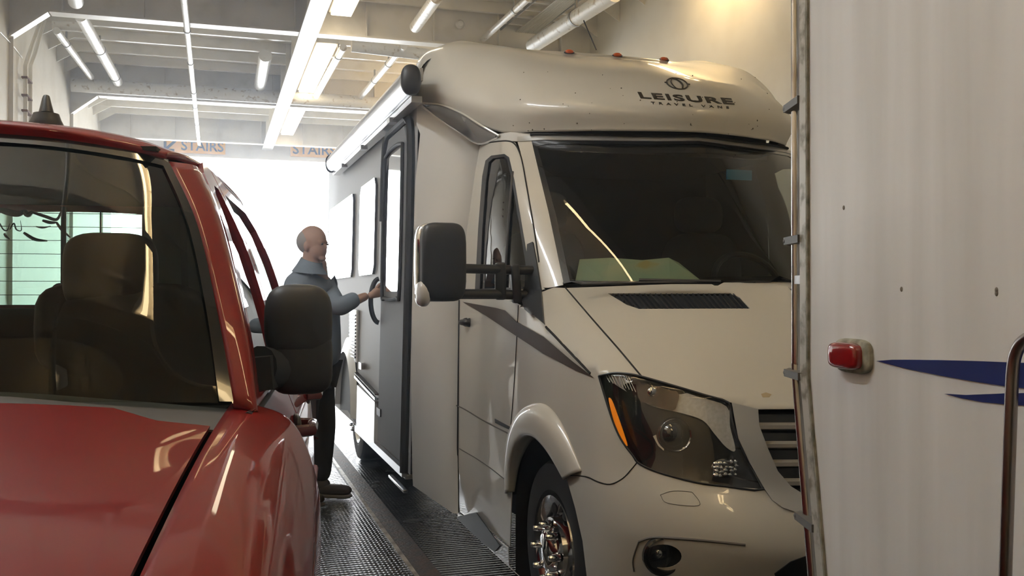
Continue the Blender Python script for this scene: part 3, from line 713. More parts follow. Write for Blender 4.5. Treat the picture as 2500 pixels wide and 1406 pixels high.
# windshield
def cc(z): return tuple(UPS.cast(Vector((XC, 0, z)), Vector((0, 1, 0)))[0])
WOUT = [(1298, 345), (1330, 343), (1400, 344), (1500, 345), (1600, 346), cc(2.160), cc(1.458), (1880, 697), (1500, 698), (1378, 699), (1340, 520), (1312, 405)]
WGL = [(1312, 358), (1340, 352), (1400, 352), (1500, 353), (1600, 354), cc(2.142), cc(1.478), (1880, 687), (1500, 687), (1392, 687), (1356, 520), (1328, 415)]
panel('windshield', WGL, UPS, GLW, rv, sp=24, mirror=XC, thick=0, off=.001, label='dark windshield glass')
panel('windshield_surround', WOUT[6:]+WOUT[:6]+WGL[5::-1]+WGL[:5:-1], UPS, BLACKG, rv, sp=12, mirror=XC, off=.003, thick=.006)
# a pillar + header
panel('a_pillar', [(1262, 341), (1300, 338), (1312, 405), (1340, 520), (1379, 702), (1325, 702), (1318, 640), (1304, 560), (1285, 450), (1272, 375)], UPS, RVW, rv, sp=14, mirror=XC, dup=True)
panel('roof_header', [(1264, 336), (1300, 332), (1400, 330), (1600, 334), cc(2.185), cc(2.160), (1600, 346), (1500, 345), (1400, 344), (1330, 343), (1298, 345), (1264, 347)], UPS, SILVER, rv, sp=14, mirror=XC, off=.006)
panel('corner_fillet', [(1180, 352), (1200, 334), (1216, 326), (1250, 320), (1300, 324), (1302, 342), (1262, 343), (1235, 343), (1200, 347)], UPS, RVSIDE, rv, sp=10, mirror=XC, dup=True, off=-.004)
seam('header_gasket', [(1296, 333), (1320, 332), (1450, 333), (1600, 337), px(cc(2.180))], UPS, .007, GAP, rv, off=.012, mirror=XC)
# door window frame and glass
dwo = [(1172, 352), (1200, 344), (1235, 341), (1258, 348), (1272, 375), (1285, 450), (1304, 560), (1318, 640), (1326, 702), (1330, 735), (1122, 733), (1140, 560), (1160, 420)]
dwi = [(1186, 392), (1200, 380), (1232, 376), (1243, 384), (1256, 440), (1276, 560), (1290, 640), (1298, 705), (1160, 712), (1168, 560), (1178, 430)]
dwf = panel('door_window_frame', dwo, UPS, RVW, door, holes=[dwi], sp=12)
panel('window_seal', dwi, UPS, BLACKP, dwf, holes=[[(1194, 396), (1204, 387), (1230, 383), (1238, 390), (1250, 440), (1270, 560), (1283, 640), (1290, 700), (1172, 705), (1178, 560), (1187, 440)]], off=.002, sp=8)
panel('door_glass', dwi, UPS, GLT, dwf, off=-.006, sp=20, thick=0, label='tinted side window glass')
seam('window_bar', [(1252, 420), (1244, 520), (1237, 620), (1232, 705)], UPS, .007, BLACKP, dwf)
seam('door_gap', [(1172, 354), (1200, 347), (1238, 344), (1257, 352), (1269, 374), (1277, 405), (1285, 450), (1304, 560), (1316, 640)], UPS, .004, GAP, dwf)
mirror_obj(dwf, XC, rv, name='door_window_frame')
# stripe on the door and black mirror triangle
panel('brown_stripe', [(1131, 737), (1215, 752), (1235, 758), (1262, 785), (1330, 823), (1400, 882), (1452, 922), (1410, 905), (1330, 864), (1250, 812), (1190, 772)], BODY, BROWN, door, off=.005, sp=10, thick=.001, label='brown decal stripe')
tri = panel('mirror_triangle', [(1290, 598), (1303, 592), (1312, 640), (1322, 702), (1330, 792), (1285, 755), (1272, 735), (1284, 700)], Surf(UP, LOW, HOODS), BLACKP, door, off=.010, sp=10, thick=.02)
seam('belt_gap', [(1333, 798), (1360, 826), (1390, 858), (1442, 912)], BODY, .005, GAP, fender)
# wing mirror
def WPX(u, v, d): return W(u, v, d=d)
def mirror_build(par):
    c = W(1080, 640, d=4.02)
    m = MB().ell(c, (.098, .06, .168), 28, 18, e=.42)
    hd = m.build('wing_mirror', BLACKP, par, label='black towing mirror')
    MB().tube([W(1120, 655, d=4.05), W(1215, 658, d=4.18), W(1300, 660, d=4.27)], .021, 12).tube([W(1120, 718, d=4.05), W(1215, 718, d=4.18), W(1295, 722, d=4.25)], .022, 12).build('mirror_arm', BLACKP, hd)
    m = MB(); m.bar(W(1222, 640, d=4.19), W(1222, 732, d=4.19), .05, .05); m.bar(W(1255, 645, d=4.23), W(1262, 740, d=4.23), .09, .04); m.build('mirror_bracket', BLACKP, hd, bevel=.012)
    MB().ell(c+Vector((-.085, .0, -.135)), (.03, .055, .055), 16, 10, e=.7).build('mirror_indicator', pbr('clear_lens_solid', (.55, .55, .56), .1, coat=1), hd)
    MB().ell(c+Vector((-.012, .045, 0)), (.098, .04, .17), 24, 14, e=.42).build('mirror_glass', CHROME, hd)
    return hd
wm = mirror_build(rv)
mirror_obj(wm, XC, rv)
# transitional panel
panel('cab_flank_panel', [(1.112, 5.37, 2.52), (1040, 262), (1090, 290), (1140, 322), (1172, 350), (1160, 420), (1140, 560), (1122, 733), (1119, 900), (1117, 1100), (1119, 1262), (1.09, 5.37, .30), (1.08, 5.37, 1.0), (1.095, 5.37, 1.7), (1.11, 5.37, 2.2)], TRS, RVSIDE, rv, sp=18, thick=.008)
sk = panel('entry_sill_skirt', [(1118, 1250), (1190, 1292), (1246, 1336), (1250, 1440), (1150, 1330), (1100, 1290)], BODY, RVSIDE, rv, sp=16, off=.01)
panel('step_pad', [(1112, 1262), (1170, 1250), (1228, 1330), (1215, 1345), (1130, 1290)], BODY, BLACKP, sk, off=.016, sp=12)
# dark fairing window under the cap
FAIR = pbr('fairing_glass', (.10, .095, .095), .1, coat=1)
fup = [W(1032, 252, Y=5.29), W(1080, 257, Y=5.12), W(1130, 278, Y=4.97), W(1175, 306, Y=4.83), W(1218, 331, Y=4.72)]
flo = [W(1032, 260, Y=5.31), W(1070, 288, Y=5.20), W(1120, 321, Y=5.10), W(1168, 350, Y=5.02), W(1216, 337, Y=4.76)]
fmd = [(a_+b_)/2+Vector((.006, .01, 0)) for a_, b_ in zip(fup, flo)]
fw = link_mesh('side_fairing', *patch([fup, fmd, flo], 30, 10), FAIR, rv, True, solid=.006, label='dark glossy fairing under the cap')
MB().tube(cr(flo, 5), .008, 8).build('fairing_rim', RVSIDE, fw)
MB().tube(cr(fup, 5), .006, 8).build('fairing_rim', RVW, fw)
fm_ = mirror_obj(fw, XC, rv)
# coach body
prof = []
for k in range(0, 7): a = k*math.pi/12; prof.append((1.305-.18*math.cos(a), 2.66+.15*math.sin(a)))
prof = [(SIDEX(.36), .36), (SIDEX(1.2), 1.2), (SIDEX(2.0), 2.0), (SIDEX(2.6), 2.62)]+prof
prof += [(XC, 2.84)]+[(2*XC-x, z) for x, z in prof[::-1]]
V = []; n = len(prof); ys = [5.372, 5.8, 7, 8, 9, 9.9, 10.08]
for i, y in enumerate(ys):
    s = .97 if i == 6 else 1
    V += [Vector((XC+(x-XC)*s, y, 1.6+(z-1.6)*s)) for x, z in prof]
Fs = [(i*n+k, i*n+k+1, (i+1)*n+k+1, (i+1)*n+k) for i in range(6) for k in range(n-1)]
Fs += [tuple(6*n+k for k in range(n))]
# outline of the rear-wheel cut is a dark well panel set into the side
body = MB().add(V, Fs).build('coach_body', pbr('silver_grey_side', (.40, .405, .41), .55, spec=.25), rv)
MB().box((XC, 7.7, .30), (2.1, 4.6, .12)).box((XC, 7.7, .5), (1.9, 4.4, .3)).build('chassis', RUBBER, rv, smooth=False)
def SP(y, z): return Vector((-5, y, z)), Vector((1, 0, 0))
def q3(y, z, dx=0): return Vector((SIDEX(z)+dx, y, z))
# entry door with frame, seals, window
ed = panel('entry_door', [(5.50, 2.28), (5.62, 2.42), (6.15, 2.42), (6.30, 2.30), (6.32, .42), (5.52, .42)], CS, pbr('door_reflection_grey', (.20, .205, .215), .65, spec=.15), rv, proj=SP, sp=.2, off=.035, thick=.035)  # matt grey stands in for dark reflections in the door side
m = MB()
m.tube([q3(5.455, .36, -.02), q3(5.455, 2.2, -.02)]+cr([q3(5.455, 2.2, -.02), q3(5.50, 2.40, -.02), q3(5.62, 2.47, -.02)], 5)[1:]+cr([q3(6.2, 2.47, -.02), q3(6.34, 2.42, -.02), q3(6.38, 2.25, -.02)], 5)+[q3(6.38, 1.9, -.02)], .026, 8)
m.build('door_seal', RUBBER, ed)
gl = panel('door_window', [(5.62, 2.2), (5.70, 2.3), (6.10, 2.3), (6.2, 2.2), (6.2, 1.5), (6.1, 1.42), (5.72, 1.42), (5.62, 1.5)], CS, pbr('mirror_tint_glass', (.02, .02, .025), .03, coat=1, spec=1), ed, proj=SP, sp=.2, off=.038, thick=.002)
m = MB(); m.tube(cr([q3(5.6, 1.45, -.045), q3(5.6, 2.2, -.045), q3(5.66, 2.32, -.045), q3(6.14, 2.32, -.045), q3(6.22, 2.2, -.045), q3(6.22, 1.45, -.045), q3(6.1, 1.38, -.045), q3(5.7, 1.38, -.045)], 5, closed=True), .012, 8, closed=True); m.build('window_trim', RUBBER, ed)
MB().box(q3(6.26, .62, -.04), (.01, .14, .05)).build('door_lock', BLACKP, ed)
# grab handle: black hoop
m = MB(); c = q3(6.42, 1.36, -.03)
m.tube([c+Vector((-.055*math.sin(a), .01*math.sin(a), .15*math.cos(a))) for a in [math.pi*i/14 for i in range(15)]], .017, 10)
m.build('grab_handle', BLACKP, rv)
# coach windows, vent, lower lockers, moulding
for (y0, y1, z0, z1) in ((6.75, 7.5, 1.55, 2.25), (7.9, 9.6, 1.55, 2.25)):
    w_ = panel('coach_window', [(y0+.06, z1), (y1-.06, z1), (y1, z1-.06), (y1, z0+.06), (y1-.06, z0), (y0+.06, z0), (y0, z0+.06), (y0, z1-.06)], CS, MATS['mirror_tint_glass'], rv, proj=SP, sp=.2, off=.02, thick=.02)
vt = thing('z', (0, 0, 0), 'z', 'z'); bpy.data.objects.remove(vt)
vb = MB().box(q3(7.72, 1.07, -.01), (.02, .42, .42)).build('fridge_vent', RVSIDE, rv, bevel=.006)
m = MB()
for k in range(13): m.box(q3(7.72, .90+k*.028, -.024), (.012, .36, .012), Matrix.Rotation(.5, 3, 'Y'))
m.build('louvre', BLACKP, vb)
panel('locker_door', [(6.5, .66), (7.35, .70), (7.35, .34), (6.5, .34)], CS, RVSIDE, rv, proj=SP, sp=.2, off=.03, thick=.03)
MB().bar(q3(6.42, .69, -.03), q3(7.42, .76, -.03), .03, .018).build('side_moulding', CHROME, rv)
MB().bar(q3(6.42, .72, -.03), q3(7.42, .79, -.03), .03, .008).build('side_moulding', BLACKP, rv)
MB().box(q3(7.2, .86, -.02), (.03, .12, .05)).build('side_marker', CHROME, rv)
# rear wheel arch and wheel
def arc(cy, cz, r, a0, a1, dx, n=20): return [q3(cy+r*math.cos(a0+(a1-a0)*i/n), cz+r*math.sin(a0+(a1-a0)*i/n), dx) for i in range(n+1)]
m = MB(); o1 = arc(8.05, .42, .50, 0, math.pi, -.05); o2 = arc(8.05, .42, .62, 0, math.pi, -.012)
m.add(o1+o2, [(i, i+1, 22+i, 21+i) for i in range(20)]); m.add([p+Vector((.12, 0, 0)) for p in o1]+o1, [(i, i+1, 22+i, 21+i) for i in range(20)])
m.build('rear_arch_flare', RVSIDE, rv)
m = MB(); m.add([q3(8.05, .42, -.004)]+arc(8.05, .42, .50, -.1, math.pi+.1, -.004), [(0, i+1, i+2) for i in range(20)]); m.build('rear_wheel_well', RUBBER, rv)
def wheel(c, par, R=.365, w=.24, side=-1, chrome=True):
    c = Vector(c); a = Vector((side, 0, 0))
    wh = MB().lathe([(-w, R*.6), (-w, R*.92), (-w+.03, R), (-.03, R), (-.004, R*.95), (.006, R*.82), (0, R*.66), (-.02, R*.62)], c, a, 48).build('wheel', RUBBER, par)
    m = MB().lathe([(-.02, R*.62), (.0, R*.60), (-.01, R*.56), (-.06, R*.50), (-.05, R*.40), (.005, R*.36), (.012, R*.24), (.03, R*.22), (.04, R*.18), (.045, 0)], c, a, 48)
    m.build('wheel_rim', CHROME, wh)
    for k in range(8):
        m = MB(); mh = MB()
        t = math.pi*2*k/8; q = c+a*.012+Vector((0, math.cos(t)*R*.295, math.sin(t)*R*.295))
        m.lathe([(0, .016), (.03, .015), (.045, .010), (.048, 0)], q, a, 10)
        t += math.pi/8; q = c-a*.03+Vector((0, math.cos(t)*R*.45, math.sin(t)*R*.45)); mh.ell(q, (.012, .022, .022), 12, 8)
        m.build('lug_nut', CHROME, wh); mh.build('hand_hole', GAP, wh)
    return wh
wheel((1.31, 3.60, .365), rv); wheel((2*XC-1.31, 3.60, .365), rv, side=1)
wheel((1.16, 8.05, .365), rv, w=.5); wheel((2*XC-1.16, 8.05, .365), rv, side=1, w=.5)
# wheel house liner and underbody
m = MB(); n = 20; A_ = [(3.6+.47*math.cos(math.pi*i/n), .38+.47*math.sin(math.pi*i/n)) for i in range(n+1)]
m.add([(1.30, y, z) for y, z in A_]+[(1.75, y, z) for y, z in A_], [(i, i+1, n+2+i, n+1+i) for i in range(n)]); m.add([(1.75, y, z) for y, z in A_], [tuple(range(n+1))])
m.add([(1.30, 4.07, .38), (1.30, 4.07, .0+.12), (1.75, 4.07, .12), (1.75, 4.07, .38)], [(0, 1, 2, 3)])
lnr = m.build('wheel_house', GAP, rv); mirror_obj(lnr, XC, rv)
MB().box((XC, 4.05, .33), (1.5, 2.4, .2)).build('engine_tray', GAP, rv, smooth=False)
m = MB().box((XC, 4.3, .95), (1.85, .04, 1.0)).build('bulkhead', GAP, rv, smooth=False)
# step under the entry door
MB().box(q3(5.75, .33, .12), (.26, .55, .03)).box(q3(5.75, .24, .0), (.03, .5, .02)).build('entry_step', ALU, rv, bevel=.006)
MB().bar(q3(5.45, .36, -.02), q3(7.4, .36, -.02), .03, .05).build('sill_trim', ALU, rv)
# awning
A = Vector((1.015, 5.06, 2.57)); B = Vector((1.03, 8.85, 2.62))
def ov(c, rx, rz, n=20): return [c+Vector((rx*math.cos(2*math.pi*k/n), 0, rz*math.sin(2*math.pi*k/n))) for k in range(n)]
aw = MB().add(ov(A, .050, .075)+ov(B, .050, .075), [(k, (k+1) % 20, 20+(k+1) % 20, 20+k) for k in range(20)]).build('awning', ALU, rv)
MB().ell(A+Vector((0, -.01, 0)), (.056, .045, .084), 24, 14, e=.8).build('awning_end_cap', BLACKP, aw)
MB().ell(B, (.056, .03, .084), 20, 10, e=.8).build('awning_end_cap', BLACKP, aw)
MB().bar(A+Vector((.045, .05, -.09)), B+Vector((.045, 0, -.09)), .06, .035).bar(A+Vector((.07, .05, .05)), B+Vector((.06, 0, .05)), .02, .07).build('awning_rail', SILVER, aw)
for t in (.18, .5, .8): MB().box(A.lerp(B, t)+Vector((.02, 0, -.11)), (.05, .09, .03)).build('awning_bracket', ALU, aw)
# roof fittings
vd = W(1168, 102, Y=6.0)
MB().ell((vd.x, 6.05, 2.93), (.14, .22, .115), 24, 12).build('roof_vent', BLACKP, rv)
MB().tube([W(1425, 50, Y=5.5), W(1456, 122, Y=5.42)], .004, 6).build('whip_antenna', BLACKP, rv)
MB().box((2.28, 7.7, 3.02), (.75, 1.0, .24)).build('roof_air_conditioner', RVSIDE, rv, bevel=.05)
for (u, v) in ((1390, 129), (1507, 137), (1621, 147)):
    p, nn, _ = CAPS.cast(*pcam(u, v))
    if nn.dot(ray(u, v)) > 0: nn = -nn
    a = MB().ell(p, (.034, .02, .016), 20, 10).build('marker_lamp', BLACKP, rv)
    MB().ell(p+nn*.006-ray(u, v)*.012+Vector((0, 0, .002)), (.027, .016, .012), 20, 10).build('marker_lens', pbr('orange_lens', (.60, .10, .02), .2, coat=1), a)
for x in (1.5, 3.06):
    a = MB().ell((x, 5.42, 2.875), (.034, .02, .016), 20, 10).build('marker_lamp', BLACKP, rv)
# lettering
DKM = pbr('dark_lettering', (.07, .06, .045), .3, metal=.5)
text_on('lettering_leisure', 'LEISURE', (1564, 240.7), (229, 15.5), (-8, -15.5), CAPS, DKM, rv, offset=.03, space=1.15, label='dark slanted lettering')
text_on('lettering_travel_vans', 'TRAVEL VANS', (1590, 254.5), (190, 11.5), (-1.5, -5.6), CAPS, DKM, rv, space=2.1, offset=.015, label='small dark lettering')
def ell_px(cx, cy, a, b, rot, t0=0, t1=2*math.pi, n=24):
    return [(cx+a*math.cos(t)*math.cos(rot)-b*math.sin(t)*math.sin(rot), cy+a*math.cos(t)*math.sin(rot)+b*math.sin(t)*math.cos(rot)) for t in [t0+(t1-t0)*i/n for i in range(n+1)]]
em = seam('emblem', ell_px(1653, 205, 26, 12.5, .22), CAPS, .0042, DKM, rv, n=2, off=.002)
seam('emblem_stroke', [(1640, 192), (1656, 198), (1666, 208), (1666, 218)], CAPS, .005, DKM, em, off=.003, n=5)
seam('emblem_stroke', [(1641, 191), (1638, 202), (1650, 216), (1662, 219)], CAPS, .003, DKM, em, off=.003, n=5)
seam('emblem_stroke', [(1622, 202), (1630, 203)], CAPS, .003, DKM, em, off=.003)
seam('emblem_stroke', [(1677, 206), (1684, 207)], CAPS, .003, DKM, em, off=.003)
# dirt specks along the cap edge
m = MB(); rnd = random.Random(3)
for k in range(46):
    u = rnd.uniform(1250, 1900); v = rnd.choice([rnd.uniform(300, 328), rnd.uniform(170, 325)])
    p, nn, ok = CAPS.cast(*pcam(u, v))
    if ok: m.ell(p, (.0035*rnd.uniform(.5, 1.3),)*3, 6, 4)
m.build('road_dirt', pbr('dirt', (.12, .10, .07), .9), cap)
# wipers
m = MB(); m.tube([W(1420, 693, Y=3.66), W(1600, 690, Y=3.5), W(1740, 690, Y=3.42)], .007, 6); m.tube([W(1560, 684, Y=3.55), W(1760, 688, Y=3.40)], .009, 6)
m.build('wiper', BLACKP, rv)
# rust spot on hood
panel('rust_spot', [(1858, 962), (1870, 958), (1884, 963), (1878, 970), (1862, 970)], BODY, pbr('stain', (.42, .33, .20), .6), hood, off=.001, sp=6, thick=.0005)
# interior
ds = MB().prism([(1.5, 3.72, 1.40), (1.5, 4.35, 1.42), (1.5, 4.5, 1.25), (1.5, 4.5, .9), (1.5, 3.72, .9)], (1.56, 0, 0)).prism([(1.9, 3.52, 1.41), (1.9, 3.8, 1.42), (1.9, 3.8, 1.2), (1.9, 3.52, 1.2)], (.8, 0, 0)).build('dashboard', INTER, rv, smooth=False)
sw = MB().tube([(2.72+.2*math.cos(t), 4.42+.10*math.sin(t), 1.45+.17*math.sin(t)) for t in [2*math.pi*i/28 for i in range(28)]], .018, 8, closed=True).bar((2.54, 4.42, 1.45), (2.9, 4.42, 1.45), .04, .05).build('steering_wheel', BLACKP, rv)
for sx in (1.78, 2.78):
    st = MB().ell((sx, 5.05, 1.35), (.25, .11, .42), 18, 12, e=.5).ell((sx, 4.85, .92), (.26, .28, .12), 18, 12, e=.5).build('cab_seat', INTER2, rv)
    MB().ell((sx, 5.08, 1.88), (.15, .07, .11), 18, 12, e=.6).build('headrest', INTER2, st)
MB().box((XC, 5.9, 1.5), (2.0, .04, 2.4)).build('cab_curtain', pbr('dark_curtain', (.02, .019, .017), .9), rv, smooth=False)
MB().box((XC, 4.95, .78), (1.8, 1.9, .05)).build('cab_floor', INTER, rv, smooth=False)
MB().box((XC, 5.35, 2.2), (1.6, 1.1, .03)).build('headliner', INTER2, rv, smooth=False)
MB().box((2.5, 4.15, 2.0), (.14, .01, .05)).build('toll_tag', pbr('blue_tag', (.10, .45, .85), .4), rv, smooth=False)
# folded map on the dashboard: a thing of its own
mp = bpy.data.materials.new('paper_map'); mp.use_nodes = True; n_ = mp.node_tree.nodes; l_ = mp.node_tree.links
tc = n_.new('ShaderNodeTexCoord'); nz = n_.new('ShaderNodeTexNoise'); nz.inputs['Scale'].default_value = 5; cr_ = n_.new('ShaderNodeValToRGB')
l_.new(tc.outputs['Object'], nz.inputs['Vector']); l_.new(nz.outputs['Fac'], cr_.inputs[0]); l_.new(cr_.outputs[0], n_['Principled BSDF'].inputs['Base Color'])
e = cr_.color_ramp.elements; e[0].position = .38; e[0].color = (.62, .70, .52, 1); e[1].position = .58; e[1].color = (.80, .76, .52, 1); e2 = e.new(.64); e2.color = (.85, .60, .26, 1)
pp = [(W(1425, 632, Y=3.95), W(1415, 684, Y=3.84)), (W(1500, 628, Y=3.92), W(1490, 686, Y=3.78)), (W(1580, 634, Y=3.85), W(1580, 686, Y=3.70)), (W(1645, 628, Y=3.8), W(1650, 686, Y=3.64)), (W(1670, 640, Y=3.78), W(1725, 684, Y=3.60))]
V = [p for q in pp for p in q]; 
mo = link_mesh('road_map', V, [(2*i, 2*i+1, 2*i+3, 2*i+2) for i in range(4)], mp, None, False, solid=.003); mo.location = (0, .05, .0)
tag(mo, 'unfolded paper road map lying behind the motorhome windshield', 'map')
# ------------------------------------------------------------------ red pickup truck (its own frame: s back, t outwards, z)
TH = math.radians(7.0); tc_, ts_ = math.cos(TH), math.sin(TH)
def TL(s, t, z): return Vector((t*tc_+s*ts_, s*tc_-t*ts_, z))
TC = -1.03
def tmir(row): return row+[(s, 2*TC-t, z) for s, t, z in row[-2::-1]]
def tp(rows, *a): return patch([[TL(*p) for p in r] for r in rows], *a)
tk = thing('pickup_truck', TL(2.6, TC, 0), 'red pickup truck facing the camera, cut by the left edge', 'truck')
def sec(s, h, fl=0):
    return tmir([(s, -.07, .35), (s, -.045-fl*.3, .6), (s, -.035, h-.28), (s, -.05, h-.15), (s, -.095, h-.05), (s, -.165, h-.012), (s, -.24, h-.002), (s, -.42, h+.02), (s, -.64, h+.05), (s, -.84, h+.06), (s, TC, h+.062)])
TB = tp([sec(.42, .80), sec(.47, .93), sec(.62, .985), sec(.9, 1.035), sec(1.2, 1.085), sec(1.5, 1.125), sec(1.75, 1.15), sec(2.0, 1.165), sec(2.12, 1.17)], 150, 60)
TBS = Surf(TB)
def hx(pts): return [TL(*p) for p in pts]
def TPROJ(s, t):
    return TL(s, t, 3), Vector((0, 0, -1))
# hood: outline in the truck's plan (s, t)
hoodo = [(.47, -.34), (.55, -.235), (1.845, -.235), (1.85, -.33), (1.93, -.425), (1.905, -.50), (1.86, -.60), (1.80, TC), (1.86, 2*TC+.60), (1.905, 2*TC+.5), (1.93, 2*TC+.425), (1.85, 2*TC+.33), (1.845, 2*TC+.235), (.55, 2*TC+.235), (.47, 2*TC+.34), (.44, TC)]
thood = panel('hood', hoodo, TBS, RED, tk, proj=TPROJ, sp=.07, thick=.01)
# fender: the rest of the loft outboard of the hood gap
def loft_part(name, c0, c1, rows0, rows1, parent, mat=RED, solid=.006, base=TB, nu=150):
    V, Fs = base; use = [f for f in Fs if c0 <= (f[0] % (nu+1)) < c1 and rows0 <= f[0]//(nu+1) < rows1]
    ids = sorted({i for f in use for i in f}); mp_ = {i: k for k, i in enumerate(ids)}
    vs = [V[i] for i in ids]; fs = [tuple(mp_[i] for i in f) for f in use]
    a, b, c = vs[fs[0][0]], vs[fs[0][1]], vs[fs[0][2]]
    mid = sum(vs, Vector())/len(vs); n = (b-a).cross(c-a)
    if n.dot(mid-TL(2.6, TC, .4)) < 0: fs = [f[::-1] for f in fs]
    return link_mesh(name, vs, fs, mat, parent, True, solid=solid)
cg = 44
ft = loft_part('fender', 0, cg, 0, 60, tk); loft_part('fender', 150-cg, 150, 0, 60, tk)
ful = [(1.2+.42*math.cos(a), .36+.42*math.sin(a)) for a in [math.pi*i/16 for i in range(17)]]
m = MB(); A = [TL(s, -.055, z) for s, z in ful]; m.tube(A, .02, 10); fl_ = m.build('arch_lip', RED, ft)
gapl = MB().tube([TL(s, -.238, 1.02)*1 for s in ()] or [TBS.cast(*TPROJ(s, -.246))[0]+Vector((0, 0, -.010)) for s in [.5+.05*i for i in range(28)]], .0035, 8).build('hood_gap', GAP, tk)
MB().tube([TBS.cast(*TPROJ(s, 2*TC+.240))[0] for s in [.5+.05*i for i in range(30)]], .0035, 8).build('hood_gap', GAP, tk)
MB().box(TL(.42, TC, .62), (1.7, .12, .5), Matrix.Rotation(-TH, 3, 'Z')).build('front_bumper', CHROME, tk, bevel=.04)
MB().box(TL(1.1, TC, .55), (1.5, 1.2, .5), Matrix.Rotation(-TH, 3, 'Z')).build('engine_bay', GAP, tk, smooth=False)
# cowl
panel('cowl', [(1.78, TC), (1.85, -.62), (1.89, -.43), (1.83, -.32), (1.83, -.225), (2.06, -.215), (2.05, -.40), (1.99, -.65), (1.95, TC), (1.99, 2*TC+.65), (2.05, 2*TC+.40), (2.06, 2*TC+.215), (1.83, 2*TC+.225), (1.83, 2*TC+.32), (1.89, 2*TC+.43), (1.85, 2*TC+.62)], TBS, pbr('grey_cowl_plastic', (.07, .07, .072), .6), tk, proj=TPROJ, sp=.06, off=-.004)
# side lower body: doors
def side_row(s, f): return None
def lowsec(z_off=0):
    return [(-.185, 1.15), (-.15, 1.08), (-.115, .98), (-.10, .85), (-.095, .65), (-.10, .5), (-.13, .35)]
SB = tp([[(s, t-(.02 if s < 2.1 else 0), z) for t, z in lowsec()] for s in (1.86, 2.1, 2.6, 3.1, 3.6, 4.1)], 30, 60)
SBS = Surf(SB)
def STP(s, z): return TL(s, 1.0, z), TL(0, -1, 0).normalized()
d1 = panel('front_door', [(1.97, 1.16), (3.06, 1.14), (3.06, .42), (1.97, .42)], SBS, RED, tk, proj=STP, sp=.06)
d2 = panel('rear_door', [(3.08, 1.14), (4.05, 1.14), (4.05, .42), (3.08, .42)], SBS, RED, tk, proj=STP, sp=.06)
for dd, s in ((d1, 2.92), (d2, 3.9)):
    c = SBS.cast(*STP(s, 1.0))[0]
    m = MB(); m.tube([c+TL(-.09, .0, .0), c+TL(-.07, .045, .0), c+TL(.07, .045, .0), c+TL(.09, .0, .0)], .018, 8)
    m.build('door_handle', pbr('dark_red_handle', (.10, .012, .014), .25, coat=1), dd)
    MB().ell(c, (.012, .07, .04), 14, 8, e=.7).build('handle_cup', BLACKP, dd)
MB().tube([SBS.cast(*STP(s, 1.148))[0]+TL(0, .008, 0) for s in [2.0+.1*i for i in range(20)]], .012, 8).build('belt_moulding', BLACKP, tk)
MB().tube([SBS.cast(*STP(s, .70))[0]+TL(0, .006, 0) for s in [2.0+.1*i for i in range(20)]], .014, 8).build('side_moulding', RED, tk)
# far side and bed
m = MB(); 
for k in (1,):
    V, Fs = SB
    loc = []
    for p in V:
        s = p.x*ts_+p.y*tc_; t = p.x*tc_-p.y*ts_; loc.append(TL(s, 2*TC-t, p.z))
    m.add(loc, Fs)
m.build('far_side_doors', RED, tk)
bd = MB()
bd.prism([TL(4.12, -.13, 1.20), TL(6.0, -.13, 1.18), TL(6.0, -.13, .5), TL(4.12, -.13, .5)], TL(0, -.06, 0)).prism([TL(4.12, 2*TC+.13, 1.20), TL(6.0, 2*TC+.13, 1.18), TL(6.0, 2*TC+.13, .5), TL(4.12, 2*TC+.13, .5)], TL(0, .06, 0))
bd.prism([TL(4.12, -.13, 1.18), TL(4.12, 2*TC+.13, 1.18), TL(4.12, 2*TC+.13, .5), TL(4.12, -.13, .5)], TL(.04, 0, 0)).prism([TL(5.96, -.13, 1.18), TL(5.96, 2*TC+.13, 1.18), TL(5.96, 2*TC+.13, .5), TL(5.96, -.13, .5)], TL(.04, 0, 0)).prism([TL(4.12, -.15, .6), TL(6, -.15, .6), TL(6, 2*TC+.15, .6), TL(4.12, 2*TC+.15, .6)], Vector((0, 0, -.03)))
bd.build('cargo_bed', RED, tk, bevel=.02)
# windshield surface
WSR = [tmir([(2.03, -.212, 1.175), (1.99, -.38, 1.185), (1.94, -.62, 1.195), (1.90, TC, 1.20)]),
       tmir([(2.19, -.264, 1.36), (2.12, -.40, 1.375), (2.06, -.62, 1.39), (2.03, TC, 1.395)]),
       tmir([(2.38, -.335, 1.57), (2.30, -.46, 1.585), (2.24, -.66, 1.60), (2.21, TC, 1.605)]),
       tmir([(2.55, -.43, 1.745), (2.47, -.54, 1.76), (2.42, -.72, 1.775), (2.395, TC, 1.78)])]
TW = tp(WSR, 80, 40); TWS = Surf(TW)
link_mesh('windshield', *TW, GLW, tk, True, label='dark windshield glass')
def grow(row, k): return row
# black frit border at the right side and bottom corners
def strip(name, curve, w_in, surf_rows, mat, parent): pass
V = []; N = 30
def wsp(a, b):  # a across 0..1 from visible edge, b up 0..1
    rows_ = [[TL(*p) for p in r] for r in WSR]; return cr1([cr1(r, a) for r in rows_], b)
m = MB(); L = [wsp(0, i/N) for i in range(N+1)]; R_ = [wsp(.028, i/N) for i in range(N+1)]
m.add([p+Vector((0, -.004, .004)) for p in L+R_], [(i, i+1, N+2+i, N+1+i) for i in range(N)])
L = [wsp(i/40, 1.0) for i in range(41)]; R_ = [wsp(i/40, .955) for i in range(41)]
m.add([p+Vector((0, -.004, .004)) for p in L+R_], [(i, i+1, 42+i, 41+i) for i in range(40)])
m.build('glass_border', BLACKG, tk)
# A pillar, roof, glasshouse
RAIL = lambda s: TL(s, -.40+.02*min(1, max(0, (s-2.6)/1.5)), 1.79)
PSR = []
